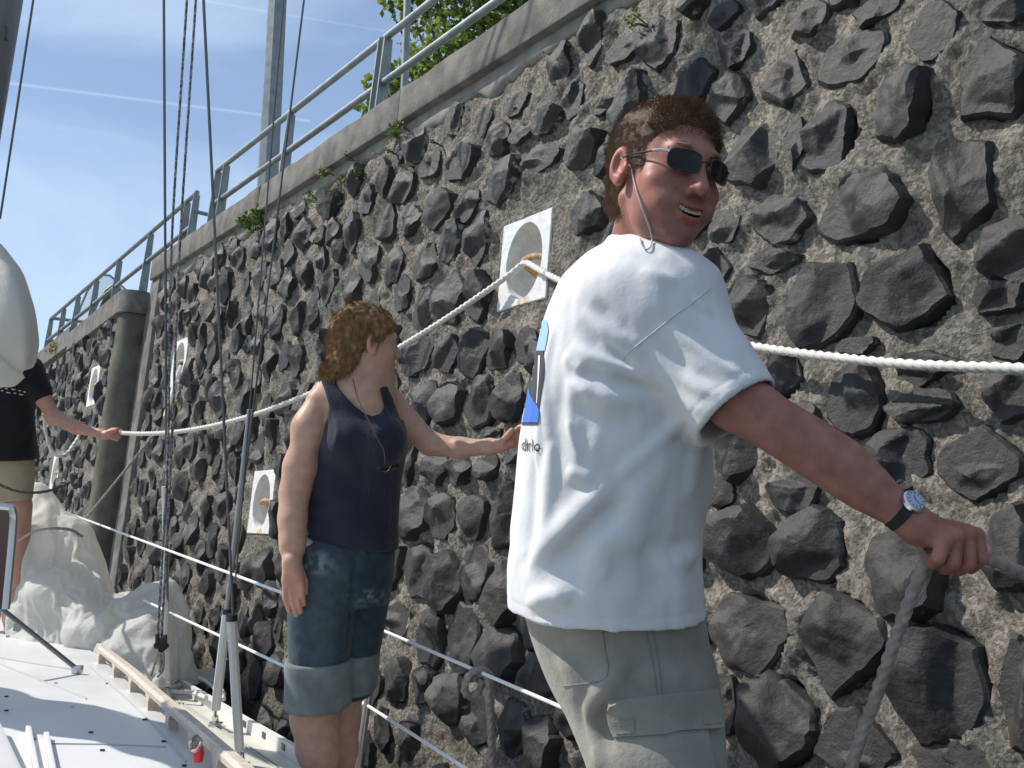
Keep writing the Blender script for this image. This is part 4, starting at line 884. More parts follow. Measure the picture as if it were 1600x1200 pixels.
FOLDS_W = [([(480,778),(505,772),(540,776)], .004, .008), ([(478,796),(510,800),(560,792)], .005, .010), ([(486,810),(530,818),(600,806)], -.004, .010), ([(500,830),(550,836),(610,826)], .004, .010), ([(520,640),(528,670),(522,700)], .004, .008), ([(575,650),(600,690),(612,730)], .003, .012), ([(590,620),(606,650),(620,690)], .004, .008), ([(500,745),(540,760),(600,752)], -.003, .014), ([(560,700),(566,750),(560,800)], -.004, .016), ([(600,740),(606,790),(600,840)], .004, .012)]
_wtop = Folds(lambda p: w_bust(p) - f32(.007), FOLDS_W)
def top_sdf(p):
    d = _wtop(p) - f32(.002) * vnoise(p, 15, 6)
    q = p - CO.astype(f32); z_ = q @ CF.astype(f32); X = 800 + FPX * (q @ CR.astype(f32)) / z_; Y = 600 - FPX * (q @ CU.astype(f32)) / z_; k = f32(ZW / FPX)
    arm = np.interp(Y, [570, 592, 612, 635, 655, 672, 686], [500, 501, 508, 514, 511, 504, 470]); armr = np.interp(Y, [570, 592, 606, 620, 640, 655, 668], [598, 601, 606, 613, 620, 626, 660])
    nl = np.interp(Y, [570, 592, 606, 622, 636, 646, 650], [523, 523, 529, 542, 556, 570, 582]); nr = np.interp(Y, [570, 592, 606, 622, 636, 646, 650], [640, 640, 594, 598, 601, 594, 582])
    d = smax(d, ((arm - X) * k).astype(f32), .006); d = smax(d, ((X - armr) * k).astype(f32), .006); d = smax(d, np.minimum((X - nl) * k, (nr - X) * k).astype(f32), .005)
    hem = ((p - V(545, 843, ZW).astype(f32)) @ nrm(CU + CR * .20).astype(f32)); d = np.maximum(d, -hem)
    d = smax(d, -ell(p, V(548, 862, ZW), (.132, .115, .05)), .006)
    return np.maximum(d, ((p - V(555, 590, ZW).astype(f32)) @ CU.astype(f32)))
v, f = sdf_mesh(top_sdf, *bounds([V(455, 580, ZW - .3), V(650, 900, ZW - .3), V(455, 580, ZW + .3), V(650, 900, ZW + .3)], .02), .006, 4); meshobj('sleeveless_top', v, f, M_NAVY, wom)
# jeans with rolled cuffs
_wl = [Loft([(850, 466, 566, ZW - .03, .115), (900, 456, 562, ZW - .035, .118), (950, 451, 556, ZW - .04, .11), (1000, 451, 549, ZW - .045, .10), (1050, 453, 545, ZW - .05, .092), (1085, 454, 543, ZW - .05, .09)], 0, 2.2), Loft([(850, 520, 614, ZW + .05, .10), (900, 522, 612, ZW + .06, .10), (950, 522, 606, ZW + .06, .10), (1000, 520, 597, ZW + .06, .092), (1050, 518, 586, ZW + .06, .088), (1085, 517, 580, ZW + .06, .086)], 0, 2.2)]
_wh = Loft([(808, 471, 616, ZW, .112), (830, 469, 616, ZW, .116), (870, 464, 615, ZW, .125), (905, 460, 612, ZW, .12), (940, 460, 606, ZW, .10)], math.radians(-10), 2.2)
def jeans_base(p): return smin(_wh(p), smin(_wl[0](p), _wl[1](p), .012), .03)
FOLDS_J = [([(470,885),(500,880),(540,890)], .003, .006), ([(560,890),(585,880),(608,870)], .004, .006), ([(556,905),(580,900),(606,895)], -.003, .006), ([(556,865),(553,900),(548,950),(540,1020)], -.008, .008), ([(470,940),(510,955),(545,945)], .003, .012), ([(460,1000),(500,1010),(545,1000)], -.003, .012), ([(565,850),(572,870),(585,885)], .003, .006), ([(470,868),(500,866),(536,872)], -.002, .005)]
_jn = Folds(jeans_base, FOLDS_J)
def jeans_sdf(p): return _jn(p) - f32(.002) * vnoise(p, 16, 2)
v, f = sdf_mesh(jeans_sdf, *bounds([V(430, 800, ZW - .3), V(640, 1090, ZW - .3), V(430, 800, ZW + .35), V(640, 1090, ZW + .35)], .02), .006, 4); jn = meshobj('rolled_jeans', v, f, M_DENIM, wom)
X, Y, _ = project(v.astype(float)); fr = fbm(v, 60, 3, 4); rub = np.exp(-((X - 492) / 22) ** 2 - ((Y - 880) / 14) ** 2) * 1.3 + np.exp(-((X - 578) / 26) ** 2 - ((Y - 932) / 10) ** 2) * 1.2
fade = np.clip(rub * np.clip(.1 + fr, 0, 1) * .9 + .16 * np.exp(-((X - 500) / 40) ** 2) + .06 * fr, 0, .8); at = jn.data.attributes.new('fade', 'FLOAT', 'POINT'); at.data.foreach_set('value', fade.astype(f32))
def cuff_sdf(k):
    Lf = _wl[k]; c0, c1 = (1022, 1094) if k == 0 else (1024, 1086)
    def g(p):
        d = Lf_ext[k](p) - f32(.008) + f32(.003) * vnoise(p, 18, 3); t = (p - CO.astype(f32)) @ CU.astype(f32); x = (p - CO.astype(f32)) @ CR.astype(f32)
        top = f32((600 - c0) * ZW / FPX); bot = f32((600 - c1) * ZW / FPX) + .02 * (x + .5); d = smax(d, t - top, .008); d = smax(d, bot - t, .008)
        return smax(d, -np.maximum(Lf_ext[k](p) + f32(.012), t - top + .02), .004)
    return g
Lf_ext = [Loft([(1000, 450, 547, ZW - .05, .095), (1060, 449, 546, ZW - .05, .096), (1120, 447, 545, ZW - .05, .096)], 0, 2.2), Loft([(1000, 520, 592, ZW + .06, .09), (1060, 519, 586, ZW + .06, .09), (1120, 518, 578, ZW + .06, .09)], 0, 2.2)]
for k in (0, 1):
    v, f = sdf_mesh(cuff_sdf(k), *bounds([V(430, 1010, ZW - .25), V(610, 1110, ZW - .25), V(430, 1010, ZW + .25), V(610, 1110, ZW + .25)], .02), .005, 4); meshobj('cuff', v, f, M_CUFF, jn)
mb = MB(); seam(mb, jeans_sdf, [(556,862),(551,900),(546,950),(541,1015)], .0016); mb.build('inseam', M_DENIM, jn)
mb = MB(); Pk = [V(497, 832, ZW - .135), V(508, 829, ZW - .14), (V(530, 832, ZW - .14)), V(529, 838, ZW - .14), V(512, 836, ZW - .145), V(498, 838, ZW - .135)]; Pk = cast(jeans_sdf, [497,508,530,529,512,498], [831,828,832,838,837,838]); Pk = [q for q in Pk if not np.isnan(q[0])]
if len(Pk) > 3: mb.prism(Pk, -CF * .006); mb.build('paper_in_pocket', M_TEE, jn)
# body
phiW = math.radians(119); fwW = math.cos(phiW) * -CF + math.sin(phiW) * CR; fwW = nrm(fwW + .06 * np.array([0, 0, 1.]) * -1)
HW = Head(V(573, 535, ZW), fwW, nrm(CU + .03 * CR), .94, smile=False)
_warm = px_chain([(497, 630, ZW - .04, 20), (482, 668, ZW - .07, 21), (468, 730, ZW - .08, 20.5), (460, 772, ZW - .09, 18), (457, 812, ZW - .12, 17), (457, 850, ZW - .14, 14.5), (457, 880, ZW - .15, 12.5)], .05)
_wlar = px_chain([(607, 622, ZW + .06, 20), (640, 665, ZW + .07, 20), (672, 693, ZW + .06, 17.5), (720, 700, ZW + .02, 15.5), (765, 698, ZW - .03, 11.5), (782, 696, ZW - .05, 10)], .02)
WF = [[(446, 905), (446, 935), (452, 955)], [(454, 908), (457, 940), (463, 961)], [(462, 908), (466, 938), (470, 956)], [(469, 904), (472, 928), (475, 944)]]
def w_hand(p):
    k = ZW / FPX; Z = ZW - .17; d = smin(cap(p, V(456, 878, Z), V(450, 906, Z), 12 * k, 10 * k), cap(p, V(456, 878, Z), V(466, 905, Z), 12 * k, 9 * k), .02)
    for a, b, c in WF: d = smin(d, np.minimum(cap(p, V(*a, Z), V(*b, Z - .008), 5.2 * k, 4.6 * k), cap(p, V(*b, Z - .008), V(*c, Z + .004), 4.6 * k, 3.6 * k)), .004)
    return smin(d, np.minimum(cap(p, V(466, 886, Z + .01), V(476, 908, Z + .02), 6.5 * k, 5.5 * k), cap(p, V(476, 908, Z + .02), V(477, 926, Z + .02), 5.5 * k, 4.2 * k)), .006)
def w_hand2(p):
    k = ZW / FPX; Z = ZW - .06; d = cap(p, V(780, 697, Z), V(798, 690, Z - .01), 10 * k, 10 * k)
    for (a, b, c) in (((802, 678, -.02), (812, 668, -.035), (822, 664, -.05)), ((806, 684, -.01), (818, 678, -.03), (828, 674, -.05)), ((808, 691, 0), (820, 688, -.02), (830, 686, -.04)), ((806, 699, .01), (817, 699, -.01), (826, 698, -.03))): d = smin(d, np.minimum(cap(p, V(a[0], a[1], Z + a[2]), V(b[0], b[1], Z + b[2]), 5.2 * k, 4.6 * k), cap(p, V(b[0], b[1], Z + b[2]), V(c[0], c[1], Z + c[2]), 4.6 * k, 3.8 * k)), .005)
    return smin(d, cap(p, V(786, 690, Z - .02), V(800, 673, Z - .05), 6.5 * k, 4.8 * k), .006)
_wlegs = [px_chain([(502, 1020, ZW - .05, 40), (496, 1075, ZW - .05, 34), (492, 1120, ZW - .045, 37), (497, 1170, ZW - .045, 33), (503, 1230, ZW - .05, 21), (505, 1280, ZW - .06, 17)], .02), px_chain([(548, 1020, ZW + .06, 34), (538, 1075, ZW + .06, 30), (530, 1120, ZW + .065, 32), (530, 1170, ZW + .07, 28), (532, 1230, ZW + .07, 19), (532, 1270, ZW + .07, 16)], .02)]
def wom_body(p):
    d = HW(p); n = np.minimum(cap(p, HW.w(0, -.025, -.045), HW.w(0, -.04, -.12), .046, .043), cap(p, HW.w(0, -.04, -.12), V(562, 618, ZW), .043, .050)); d = smin(d, n, .02)
    d = smin(d, np.maximum(w_bust(p) + f32(.003), -((p - V(545, 815, ZW).astype(f32)) @ CU.astype(f32))), .045); pass
    d = smin(d, _warm(p), .02); d = smin(d, _wlar(p), .02)
    for fn, A, B in ((w_hand, (456, 880, ZW - .17), (465, 940, ZW - .17)), (w_hand2, (785, 697, ZW - .06), (820, 680, ZW - .09))):
        h = cap(p, V(*A), V(*B), .09, .09); m = h < 0
        if m.any(): d[m] = smin(d[m], fn(p[m]), .012)
    d = smin(d, jeans_base(p) + f32(.016), .01)
    for L_ in _wlegs: d = smin(d, L_(p), .015)
    for px, py, dz in ((505, 1280, -.06), (532, 1270, .07)):
        A = V(px, py, ZW + dz); A[2] = 1.085; d = smin(d, cap(p, A, A + CR * .10 - CF * .10 - np.array([0, 0, .012]), .034, .026), .025)
    return d
v, f = sdf_mesh(wom_body, *bounds([V(420, 465, ZW - .3), V(840, 1330, ZW - .3), V(420, 465, ZW + .3), V(840, 1330, ZW + .3)], .04), .0048, 5)
cols = np.ones((len(v), 3)); pigment_head(HW, v, cols, (.9, .55, .52))
for c in (V(460, 930, ZW - .17), V(812, 685, ZW - .08)): k = np.exp(-(np.maximum(np.linalg.norm(v - c, axis=1) - .03, 0) / .05) ** 2)[:, None] * .45; cols = cols * (1 - k) + k * cols * np.array([1.1, .78, .74])
wb_ = meshobj('body', v, f, M_SKIN_W, wom); set_attr(wb_, 'pigment', cols)
M_HAIR_W = hair_mat('golden_brown_hair', (.10, .056, .028), (.36, .215, .10))
def hair_w(p):
    q = HW.loc(p); d = ell(q, (0, -.020, .041), (.0795, .101, .0865)); d = smin(d, ell(q, (0, .030, .052), (.071, .056, .052)), .03); d = smin(d, ell(q, (0, -.070, -.03), (.068, .052, .080)), .035); d = smin(d, ell(q, (0, -.090, -.085), (.054, .036, .034)), .03); d = smin(d, ell(q, (0, -.112, -.096), (.043, .026, .016)), .02)
    d = d - f32(.007) * vnoise(q * np.array([1, 1, .45], f32), 34, 3) - f32(.004) * vnoise(q * np.array([1, 1, .5], f32), 80, 6)
    x, y, z = np.abs(q[:, 0]), q[:, 1], q[:, 2]
    line = np.interp(z, [-.06, -.03, -.012, .01, .03, .05, .07], [-.02, -.016, .014, .055, .074, .094, .14]).astype(f32) - y + f32(.006) * vnoise(q, 50, 3)
    return smax(smax(d, -line, .01), -(z + .130), .01)
v, f = sdf_mesh(hair_w, *bounds([HW.w(x, y, z) for x in (-.12, .12) for y in (-.17, .12) for z in (-.19, .16)], .02), .0042, 4); hw_ = meshobj('hair', v, f, M_HAIR_W, wb_)
P, N_ = surf_sample(v, f, 8000, 8); q = HW.loc(P.astype(f32)); RS = np.random.RandomState(4)
fl_ = np.stack([q[:, 0] * 2, -.55 - 0 * q[:, 1] + np.where(q[:, 1] > .0, .1, -.1), np.where(q[:, 2] > .09, -.25, -1.25)], 1); fl_[:, 1] += np.where(q[:, 1] > .02, -.5, 0); d = fl_ @ HW.ax; d = d - N_ * np.maximum((d * N_).sum(1, keepdims=True), -9) * .85 + N_ * .10 + RS.randn(len(P), 3) * .05
strands('hair_strands', hw_, P - N_ * .003, d, (.024 + .026 * RS.rand(len(P))) * np.where(q[:, 1] > .03, .6, 1.), .0009, M_HAIR_W, 6, .75, .25, 6, kink=.03, clump=vnoise(P, 16, 9) * 4)['kind'] = 'stuff'
ends = q[:, 2] < -.06; Pe, de = P[ends], d[ends] + np.array([0, 0, .35]) + (-.5 * HW.ax[1])
strands('hair_strands', hw_, Pe, de, .008 + .014 * RS.rand(len(Pe)), .0012, M_HAIR_W, 6, 1.0, -.2, 7, kink=.05, clump=vnoise(Pe, 20, 4) * 4)['kind'] = 'stuff'
# necklace cord and the glasses hanging on it
mb = MB(); nk = crv([V(551, 592, ZW - .085), V(560, 625, ZW - .135), V(575, 655, ZW - .165), V(592, 690, ZW - .185), V(600, 705, ZW - .185), V(602, 733, ZW - .18)], 6); mb.tube(nk, .0016, 6); mb.build('neck_cord', mat('brown_cord', (.10, .07, .04), .7), wom)
hg = empty('sunglasses', V(607, 733, ZW - .19), 'small dark sunglasses hanging on a cord at the front of the navy top', 'sunglasses')
for dx, dz in ((0, -.185), (15, -.165)):
    n = 16; c = V(601 + dx, 732 - dx * .28, ZW + dz - .005); mb = MB(); a_, b_ = nrm(CR - CU * -.25), CU
    ringp = [c + a_ * .016 * math.cos(t) + b_ * .009 * math.sin(t) for t in np.arange(n) / n * 2 * math.pi]; mb.add([c - CF * .003] + ringp + [r_ + CF * .003 for r_ in ringp], [(0, 1 + (k + 1) % n, 1 + k) for k in range(n)] + [(1 + k, 1 + (k + 1) % n, n + 1 + (k + 1) % n, n + 1 + k) for k in range(n)]); mb.build('lens', M_LENS, hg)
mb = MB(); mb.tube(crv([V(596, 731, ZW - .18), V(588, 733, ZW - .17), V(604, 737, ZW - .195), V(612, 727, ZW - .19)], 4), .0016, 6); mb.build('frame', M_BLACKFRAME, hg)
# ------------------------------------------------------------------ the third person at the left edge, half hidden by the sail
ZT = 6.3
thr = empty('person', V(20, 1040, ZT), 'person in black t-shirt and khaki shorts hauling a line beside the raised white sail', 'person')
M_BLACKTEE = cloth('black_cotton', (.010, .010, .011), (.015, .015, .016), 8, 400)
_tt = Loft([(535, -25, 20, ZT, .07), (552, -40, 40, ZT, .10), (570, -48, 60, ZT, .12), (600, -46, 60, ZT, .13), (640, -42, 52, ZT, .13), (680, -44, 54, ZT, .15), (722, -48, 58, ZT, .17), (735, -48, 58, ZT, .17)], 0, 2.2)
_tf = Folds(_tt, [([(10,690),(30,660),(50,620)], .008, .02), ([(20,715),(40,690),(52,660)], -.006, .02), ([(0,640),(30,630),(50,610)], .006, .02)])
def ttee(p):
    d = smin(_tf(p), cap(p, V(44, 576, ZT), V(62, 612, ZT - .02), .085, .075), .04); d = d - f32(.004) * vnoise(p, 9, 3); return np.maximum(d, -((p - V(0, 718, ZT).astype(f32)) @ CU.astype(f32)))
v, f = sdf_mesh(ttee, *bounds([V(-70, 530, ZT - .3), V(90, 740, ZT + .3)], .1), .012, 4); tt_ = meshobj('t_shirt', v, f, M_BLACKTEE, thr)
_ts = Loft([(700, -44, 50, ZT, .14), (735, -44, 52, ZT, .15), (772, -42, 48, ZT, .145), (781, -42, 47, ZT, .14)], 0, 2.2)
v, f = sdf_mesh(lambda p: _ts(p) - f32(.006) * vnoise(p, 10, 3), *bounds([V(-70, 695, ZT - .3), V(80, 810, ZT + .3)], .1), .012, 4); meshobj('shorts', v, f, mat('khaki_brown', (.30, .25, .17), .9, (.36, .30, .21), 10), thr)
_ta = px_chain([(50, 580, ZT, 15), (66, 620, ZT - .02, 12), (84, 652, ZT - .05, 10.5), (120, 668, ZT - .1, 9.5), (158, 678, ZT - .15, 6.5), (166, 680, ZT - .16, 6)], .03)
_tl = [px_chain([(25, 790, ZT, 24), (24, 900, ZT, 17), (22, 960, ZT, 16), (20, 1030, ZT, 10)], .03), px_chain([(-18, 790, ZT + .05, 24), (-18, 900, ZT + .05, 17), (-18, 960, ZT + .05, 16), (-18, 1030, ZT + .05, 10)], .03), px_chain([(-35, 580, ZT, 15), (-70, 640, ZT - .1, 12), (-60, 690, ZT - .3, 9)], .03)]
HT = Head(V(-8, 505, ZT), nrm(CR * .8 - CF * .4), CU, 1., smile=False)
def tbody(p):
    d = smin(HT(p), cap(p, HT.w(0, -.03, -.05), V(-5, 560, ZT), .052, .06), .02); d = smin(d, _tt(p) + f32(.03), .03); d = smin(d, _ta(p), .02); d = smin(d, np.maximum(_ts(p) + f32(.03), -9), .02)
    for L_ in _tl: d = smin(d, L_(p), .02)
    k = ZT / FPX; Z = ZT - .17
    h = cap(p, V(166, 680, Z), V(177, 676, Z), 7 * k, 8 * k)
    for i, (a, b) in enumerate((((176, 672), (190, 673)), ((178, 676), (189, 679)), ((177, 680), (187, 683)), ((174, 683), (183, 687)))): h = smin(h, cap(p, V(*a, Z - .012 * i), V(*b, Z - .012 * i), 3.6 * k, 2.8 * k), .006)
    h = smin(h, cap(p, V(168, 676, Z - .03), V(184, 671, Z - .03), 3.6 * k, 3 * k), .008); return smin(d, h, .012)
v, f = sdf_mesh(tbody, *bounds([V(-90, 460, ZT - .45), V(200, 1050, ZT + .35)], .1), .009, 5); cols = np.ones((len(v), 3)); tb = meshobj('body', v, f, M_SKIN_T, thr); k = np.exp(-(np.maximum(np.linalg.norm(v - V(180, 679, ZT - .17), axis=1) - .03, 0) / .05) ** 2)[:, None] * .5; set_attr(tb, 'pigment', cols * (1 - k) + k * np.array([1.1, .74, .72]))
v, f = sdf_mesh(lambda p: np.maximum(ell(HT.loc(p), (0, -.025, .045), (.082, .106, .09)), HT.loc(p)[:, 1] - .03 - HT.loc(p)[:, 2] * .5), *bounds([HT.w(-.1, -.14, -.1), HT.w(.1, .12, .15), HT.w(.1, -.14, -.1), HT.w(-.1, .12, .15)], .05), .008, 4); meshobj('hair', v, f, M_HAIR_M, tb)
pr = [(-2, 604, 8), (8, 606, 6), (18, 607, 9), (29, 609, 6), (37, 611, 5), (2, 609, 5), (10, 612, 9), (22, 613, 5), (30, 615, 9)]
mb = MB()
for px, py, w_ in pr:
    P = cast(ttee, [px, px + w_ * .75, px + w_ * .7, px], [py, py + 1.2, py + 2.6, py + 2]); 
    if not np.isnan(P).any(): mb.add(P - CF * .003, [(0, 1, 2, 3)])
o = mb.build('chest_print', mat('faded_white_ink', (.42, .44, .44), .8), tt_); o['kind'] = 'stuff'
# ------------------------------------------------------------------ railings on the quay
M_GALV = mat('galvanised_steel', (.20, .235, .235), .55, (.28, .31, .31), 12, 5, metal=.55, bump=.1, bscale=80, bdist=.002)
RH = -.14
def rail_s(px, py): s, z, Z = wall_hit(px, py, RH); return s, z
ZR1, ZR2 = 4.87, 4.57
def rpt(s, z, h=RH): return wp(s, z, h)[0]
def plate_post(mb, s, z0, z1):
    a0, a1, t = .042, .027, .006
    for (sa, sb) in ((-t, t),):
        c = [rpt(s + sa, z0) - WOUT * a0, rpt(s + sa, z0) + WOUT * a0, rpt(s + sa, z1) + WOUT * a1, rpt(s + sa, z1) - WOUT * a1]; mb.prism(c, WD * (sb - sa))
def railing(label, pxs, z0, s_ext=None, n=None, dz=lambda s: 0.):
    S = [rail_s(*p)[0] for p in pxs] if n is None else n
    r = empty('metal_railing', rpt(S[0], z0), label, 'railing', 'railings along the top of the quay wall')
    for s in S:
        mb = MB(); plate_post(mb, s, z0 + dz(s), ZR1 - .02 + dz(s)); mb.build('post', M_GALV, r, False)
    e = s_ext if s_ext is not None else 0
    for z in (ZR1, ZR2):
        mb = MB(); mb.tube([rpt(S[0] - e, z + dz(S[0])), rpt(S[-1] + .03, z + dz(S[-1]))], .022, 12); mb.build('handrail' if z == ZR1 else 'mid_rail', M_GALV, r)
    return r, S
sA = rail_s(608, 50)[0]
railing('grey steel railing on the coping directly before the leafy tree', None, ZCOP - .01, .05, [sA - 5.0, sA - 3.35, sA - 1.68, sA])
r2, S2 = railing('middle grey steel railing on the coping in front of the lamp post', [(598, 59), (456, 177), (354, 262), (341, 272)], ZCOP - .01, 0)
r3, S3 = railing('long far grey steel railing running to the end of the quay by the glass shelter', [(308, 302), (294, 313), (237, 362), (188, 404)], ZCOP - .05, 0, [rail_s(*q)[0] for q in ((308, 302), (294, 313), (237, 362), (188, 404), (152, 437), (123, 463), (100, 485), (80, 501))], lambda s: -.06 - .20 * (s - 8.58) / 5.8)
for z in (ZR1, ZR2):
    mb = MB(); mb.tube([rpt(14.4, z - .26), rpt(14.42, z - .26) + WN_ * 3.2], .022, 10); mb.build('return_rail', M_GALV, r3)
lg = empty('ladder_guard', rpt(S2[-1] - .2, ZCOP), 'low square guard frame of grey tube at the gap between the two railings', 'guard rail')
for s in (S2[-1] - .25, S2[-1] - .95):
    mb = MB(); mb.tube([rpt(s, ZCOP - .05, RH - .55), rpt(s, ZCOP + .50, RH - .55)], .02, 8); mb.build('guard_post', M_GALV, lg)
for z in (ZCOP + .50, ZCOP + .16):
    mb = MB(); mb.tube([rpt(S2[-1] + .0, z, RH - .55), rpt(S2[-1] - 1.2, z, RH - .55)], .018, 8); mb.build('guard_bar', M_GALV, lg)
    mb = MB(); mb.tube([rpt(S3[0], z - .1, RH), rpt(S3[0] - .05, z - .1, RH - .9)], .018, 8); mb.build('guard_bar', M_GALV, lg)
# lamp post, thin pole
lp = empty('lamp_post', V(417, 330, 9.6), 'tall grey steel lamp post standing behind the middle railing', 'lamp post')
b0 = V(417, 306, 9.6); b0[2] = 4.2; zt = 11.0; mb = MB()
hw = .098
for (o_, w_, t_, nm) in ((0, 1, 1, 'mast'),):
    A = nrm(np.array([.92, .38, 0])); B_ = np.array([-A[1], A[0], 0]); prof = []
    for k in range(8): t = math.pi / 8 + k * math.pi / 4; prof.append((math.cos(t), math.sin(t)))
    v = [b0 + hw * 1.06 * (c * A + s_ * B_) for c, s_ in prof] + [b0 + np.array([0, 0, zt - b0[2]]) + hw * .72 * (c * A + s_ * B_) for c, s_ in prof]
    mb.add(v, [(k, (k + 1) % 8, 8 + (k + 1) % 8, 8 + k) for k in range(8)] + [tuple(range(8, 16))]); mb.build('mast', M_GALV, lp, False)
mb = MB(); mb.box(b0 + np.array([0, 0, .02]), A * .2, B_ * .2, np.array([0, 0, .02])); mb.build('base_plate', M_GALV, lp, False)
top = b0 + np.array([0, 0, zt - b0[2]]); mb = MB(); mb.tube([top - np.array([0, 0, .1]), top + np.array([0, 0, .25]), top + A * -.5 + np.array([0, 0, .4])], .05, 8); mb.build('arm', M_GALV, lp); mb = MB(); mb.box(top - A * .8 + np.array([0, 0, .4]), A * .35, B_ * .14, np.array([0, 0, .06]), .02); mb.build('lantern', M_GALV, lp)
mb = MB(); p0 = V(631, 160, 7.4); p0[2] = 4.2; mb.tube([p0, p0 + np.array([0, 0, 3.4])], .028, 10); tag(mb.build('thin_pole', M_GALV), 'thin grey pole standing before the tree behind the railing', 'pole')
# tree behind the quay
def leafmat(name, c, c2):
    def ex(m, t, b, cur):
        b.inputs['Roughness'].default_value = .45
        tr = t.nodes.new('ShaderNodeBsdfTranslucent'); ms = t.nodes.new('ShaderNodeMixShader'); ms.inputs[0].default_value = .5; t.links.new(cur, tr.inputs[0]); o = t.nodes['Material Output']
        t.links.new(b.outputs[0], ms.inputs[1]); t.links.new(tr.outputs[0], ms.inputs[2]); t.links.new(ms.outputs[0], o.inputs[0])
    return mat(name, c, .45, c2, 9, 3, extra=ex)
M_LEAF = leafmat('leaf_green', (.11, .17, .026), (.22, .29, .05)); M_BARK = mat('bark', (.09, .075, .06), .9, (.15, .13, .10), 20, 6, bump=.6, bscale=40)
def leaves(name, cents, radii, n, size, seed, m, parent):
    R = np.random.RandomState(seed); vs = []
    idx = R.choice(len(cents), n, p=np.array(radii) ** 2 / (np.array(radii) ** 2).sum()); d = R.randn(n, 3); d /= np.linalg.norm(d, axis=1, keepdims=True)
    P = np.array(cents)[idx] + d * np.array(radii)[idx][:, None] * (R.rand(n, 1) ** .45)
    a = R.randn(n, 3); a[:, 2] -= .5; a /= np.linalg.norm(a, axis=1, keepdims=True); b = np.cross(a, R.randn(n, 3)); b /= np.linalg.norm(b, axis=1, keepdims=True); c = np.cross(a, b); s = size * (.6 + .7 * R.rand(n, 1))
    v = np.stack([P, P + a * s * .5 + b * s * .42 + c * s * .10, P + a * s, P + a * s * .5 - b * s * .42 + c * s * .10], 1).reshape(-1, 3)
    return meshobj(name, v, np.arange(n * 4).reshape(-1, 4), m, parent, False)
tr = empty('leafy_tree', V(730, 300, 12), 'broad leafy green tree growing behind the quay wall and railing', 'tree')
tb0 = V(745, 200, 12.2); tb0[2] = 4.2; tips = []
TC = [(640, 12, 12), (690, 20, 12), (740, 30, 12.2), (790, 10, 12.5), (700, 75, 11.6), (660, 110, 11.6), (625, 140, 11.5), (600, 165, 11.4), (720, 120, 11.8), (760, 80, 12), (640, 170, 11.6), (680, 150, 11.5), (820, 20, 12.4), (650, -30, 12.2), (720, -50, 12.5), (800, -60, 12.6), (590, 130, 11.4), (760, -120, 12.6), (850, -40, 12.5), (605, 5, 12), (580, 180, 11.5), (760, 140, 12), (800, 90, 12.3), (586, 150, 11.4), (578, 172, 11.4), (612, 120, 11.5)]
TR = [.26, .42, .5, .5, .42, .42, .34, .26, .5, .5, .38, .4, .5, .5, .7, .7, .18, .9, .6, .10, .14, .5, .5, .16, .13, .18]
cents = [V(*c) for c in TC]
mb = MB(); mb.tube(crv([tb0, tb0 + np.array([-.05, 0, 1.0]), tb0 + np.array([.1, 0, 2.4]), tb0 + np.array([.0, .1, 4.2])], 5), [.16 - .12 * k / 15 for k in range(16)], 8); mb.build('trunk', M_BARK, tr)
for c in cents[::1]:
    hgt = np.clip((c[2] - 4.2) * .55, .35, 3.2); st = tb0 + np.array([.0, 0, hgt]); mb = MB(); mb.tube(crv([st, (st + c) / 2 + np.array([0, 0, -.12]), c], 4), [.04 - .032 * k / 8 for k in range(9)], 6); mb.build('limb', M_BARK, tr)
leaves('crown', cents, TR, 8000, .088, 3, M_LEAF, tr)
# glass shelter at the far end
sh_ = empty('glass_shelter', V(160, 500, 16.5), 'round arched glass shelter standing on the quay behind the far railing', 'shelter')
M_GLASS = mat('shelter_glass', (.50, .56, .57), .08, trans=.0, spec=.6)
def glass(m):
    t = m.node_tree; b = t.nodes['Principled BSDF']; tp = t.nodes.new('ShaderNodeBsdfTransparent'); ms = t.nodes.new('ShaderNodeMixShader'); ms.inputs[0].default_value = .35; t.links.new(tp.outputs[0], ms.inputs[1]); t.links.new(b.outputs[0], ms.inputs[2]); t.links.new(ms.outputs[0], t.nodes['Material Output'].inputs[0])
glass(M_GLASS)
cS = V(160, 505, 19.0); cS[2] = 3.9; ax_ = nrm(np.array([1, .12, 0])); dp = nrm(np.array([-.12, 1, 0])); Rr, Hh = .53, 2.6
arc = [(-Rr, 0), (-Rr, Hh * .35)] + [(-Rr * math.cos(t), Hh * .35 + (Hh * .65) * math.sin(t)) for t in np.linspace(.15, math.pi - .15, 12)] + [(Rr, Hh * .35), (Rr, 0)]
def ap(a, off): return cS + ax_ * a[0] * 1.0 + np.array([0, 0, a[1]]) + dp * off
n = len(arc); mb = MB(); mb.add([ap(a, 0) for a in arc] + [ap(a, 1.6) for a in arc], [(i, i + 1, n + i + 1, n + i) for i in range(n - 1)]); mb.build('vault_glass', M_GLASS, sh_)
for o_ in (0, .8, 1.6): mb = MB(); mb.tube([ap(a, o_) for a in arc], .022, 6); mb.build('arch_frame', M_GALV, sh_)
mb = MB(); mb.prism([ap((a[0] * .8 + .06, a[1] * .95), .5) for a in arc], dp * .05); mb.build('back_panel', mat('olive_panel', (.10, .09, .045), .7, (.14, .125, .07), 6), sh_)
mb = MB(); mb.prism([ap((x, z), .42) for x, z in ((.05, 0), (.42, 0), (.42, 1.1), (.25, 1.75), (.05, 1.85))], dp * .04); mb.build('side_panel', mat('blue_grey_panel', (.16, .21, .26), .5), sh_)
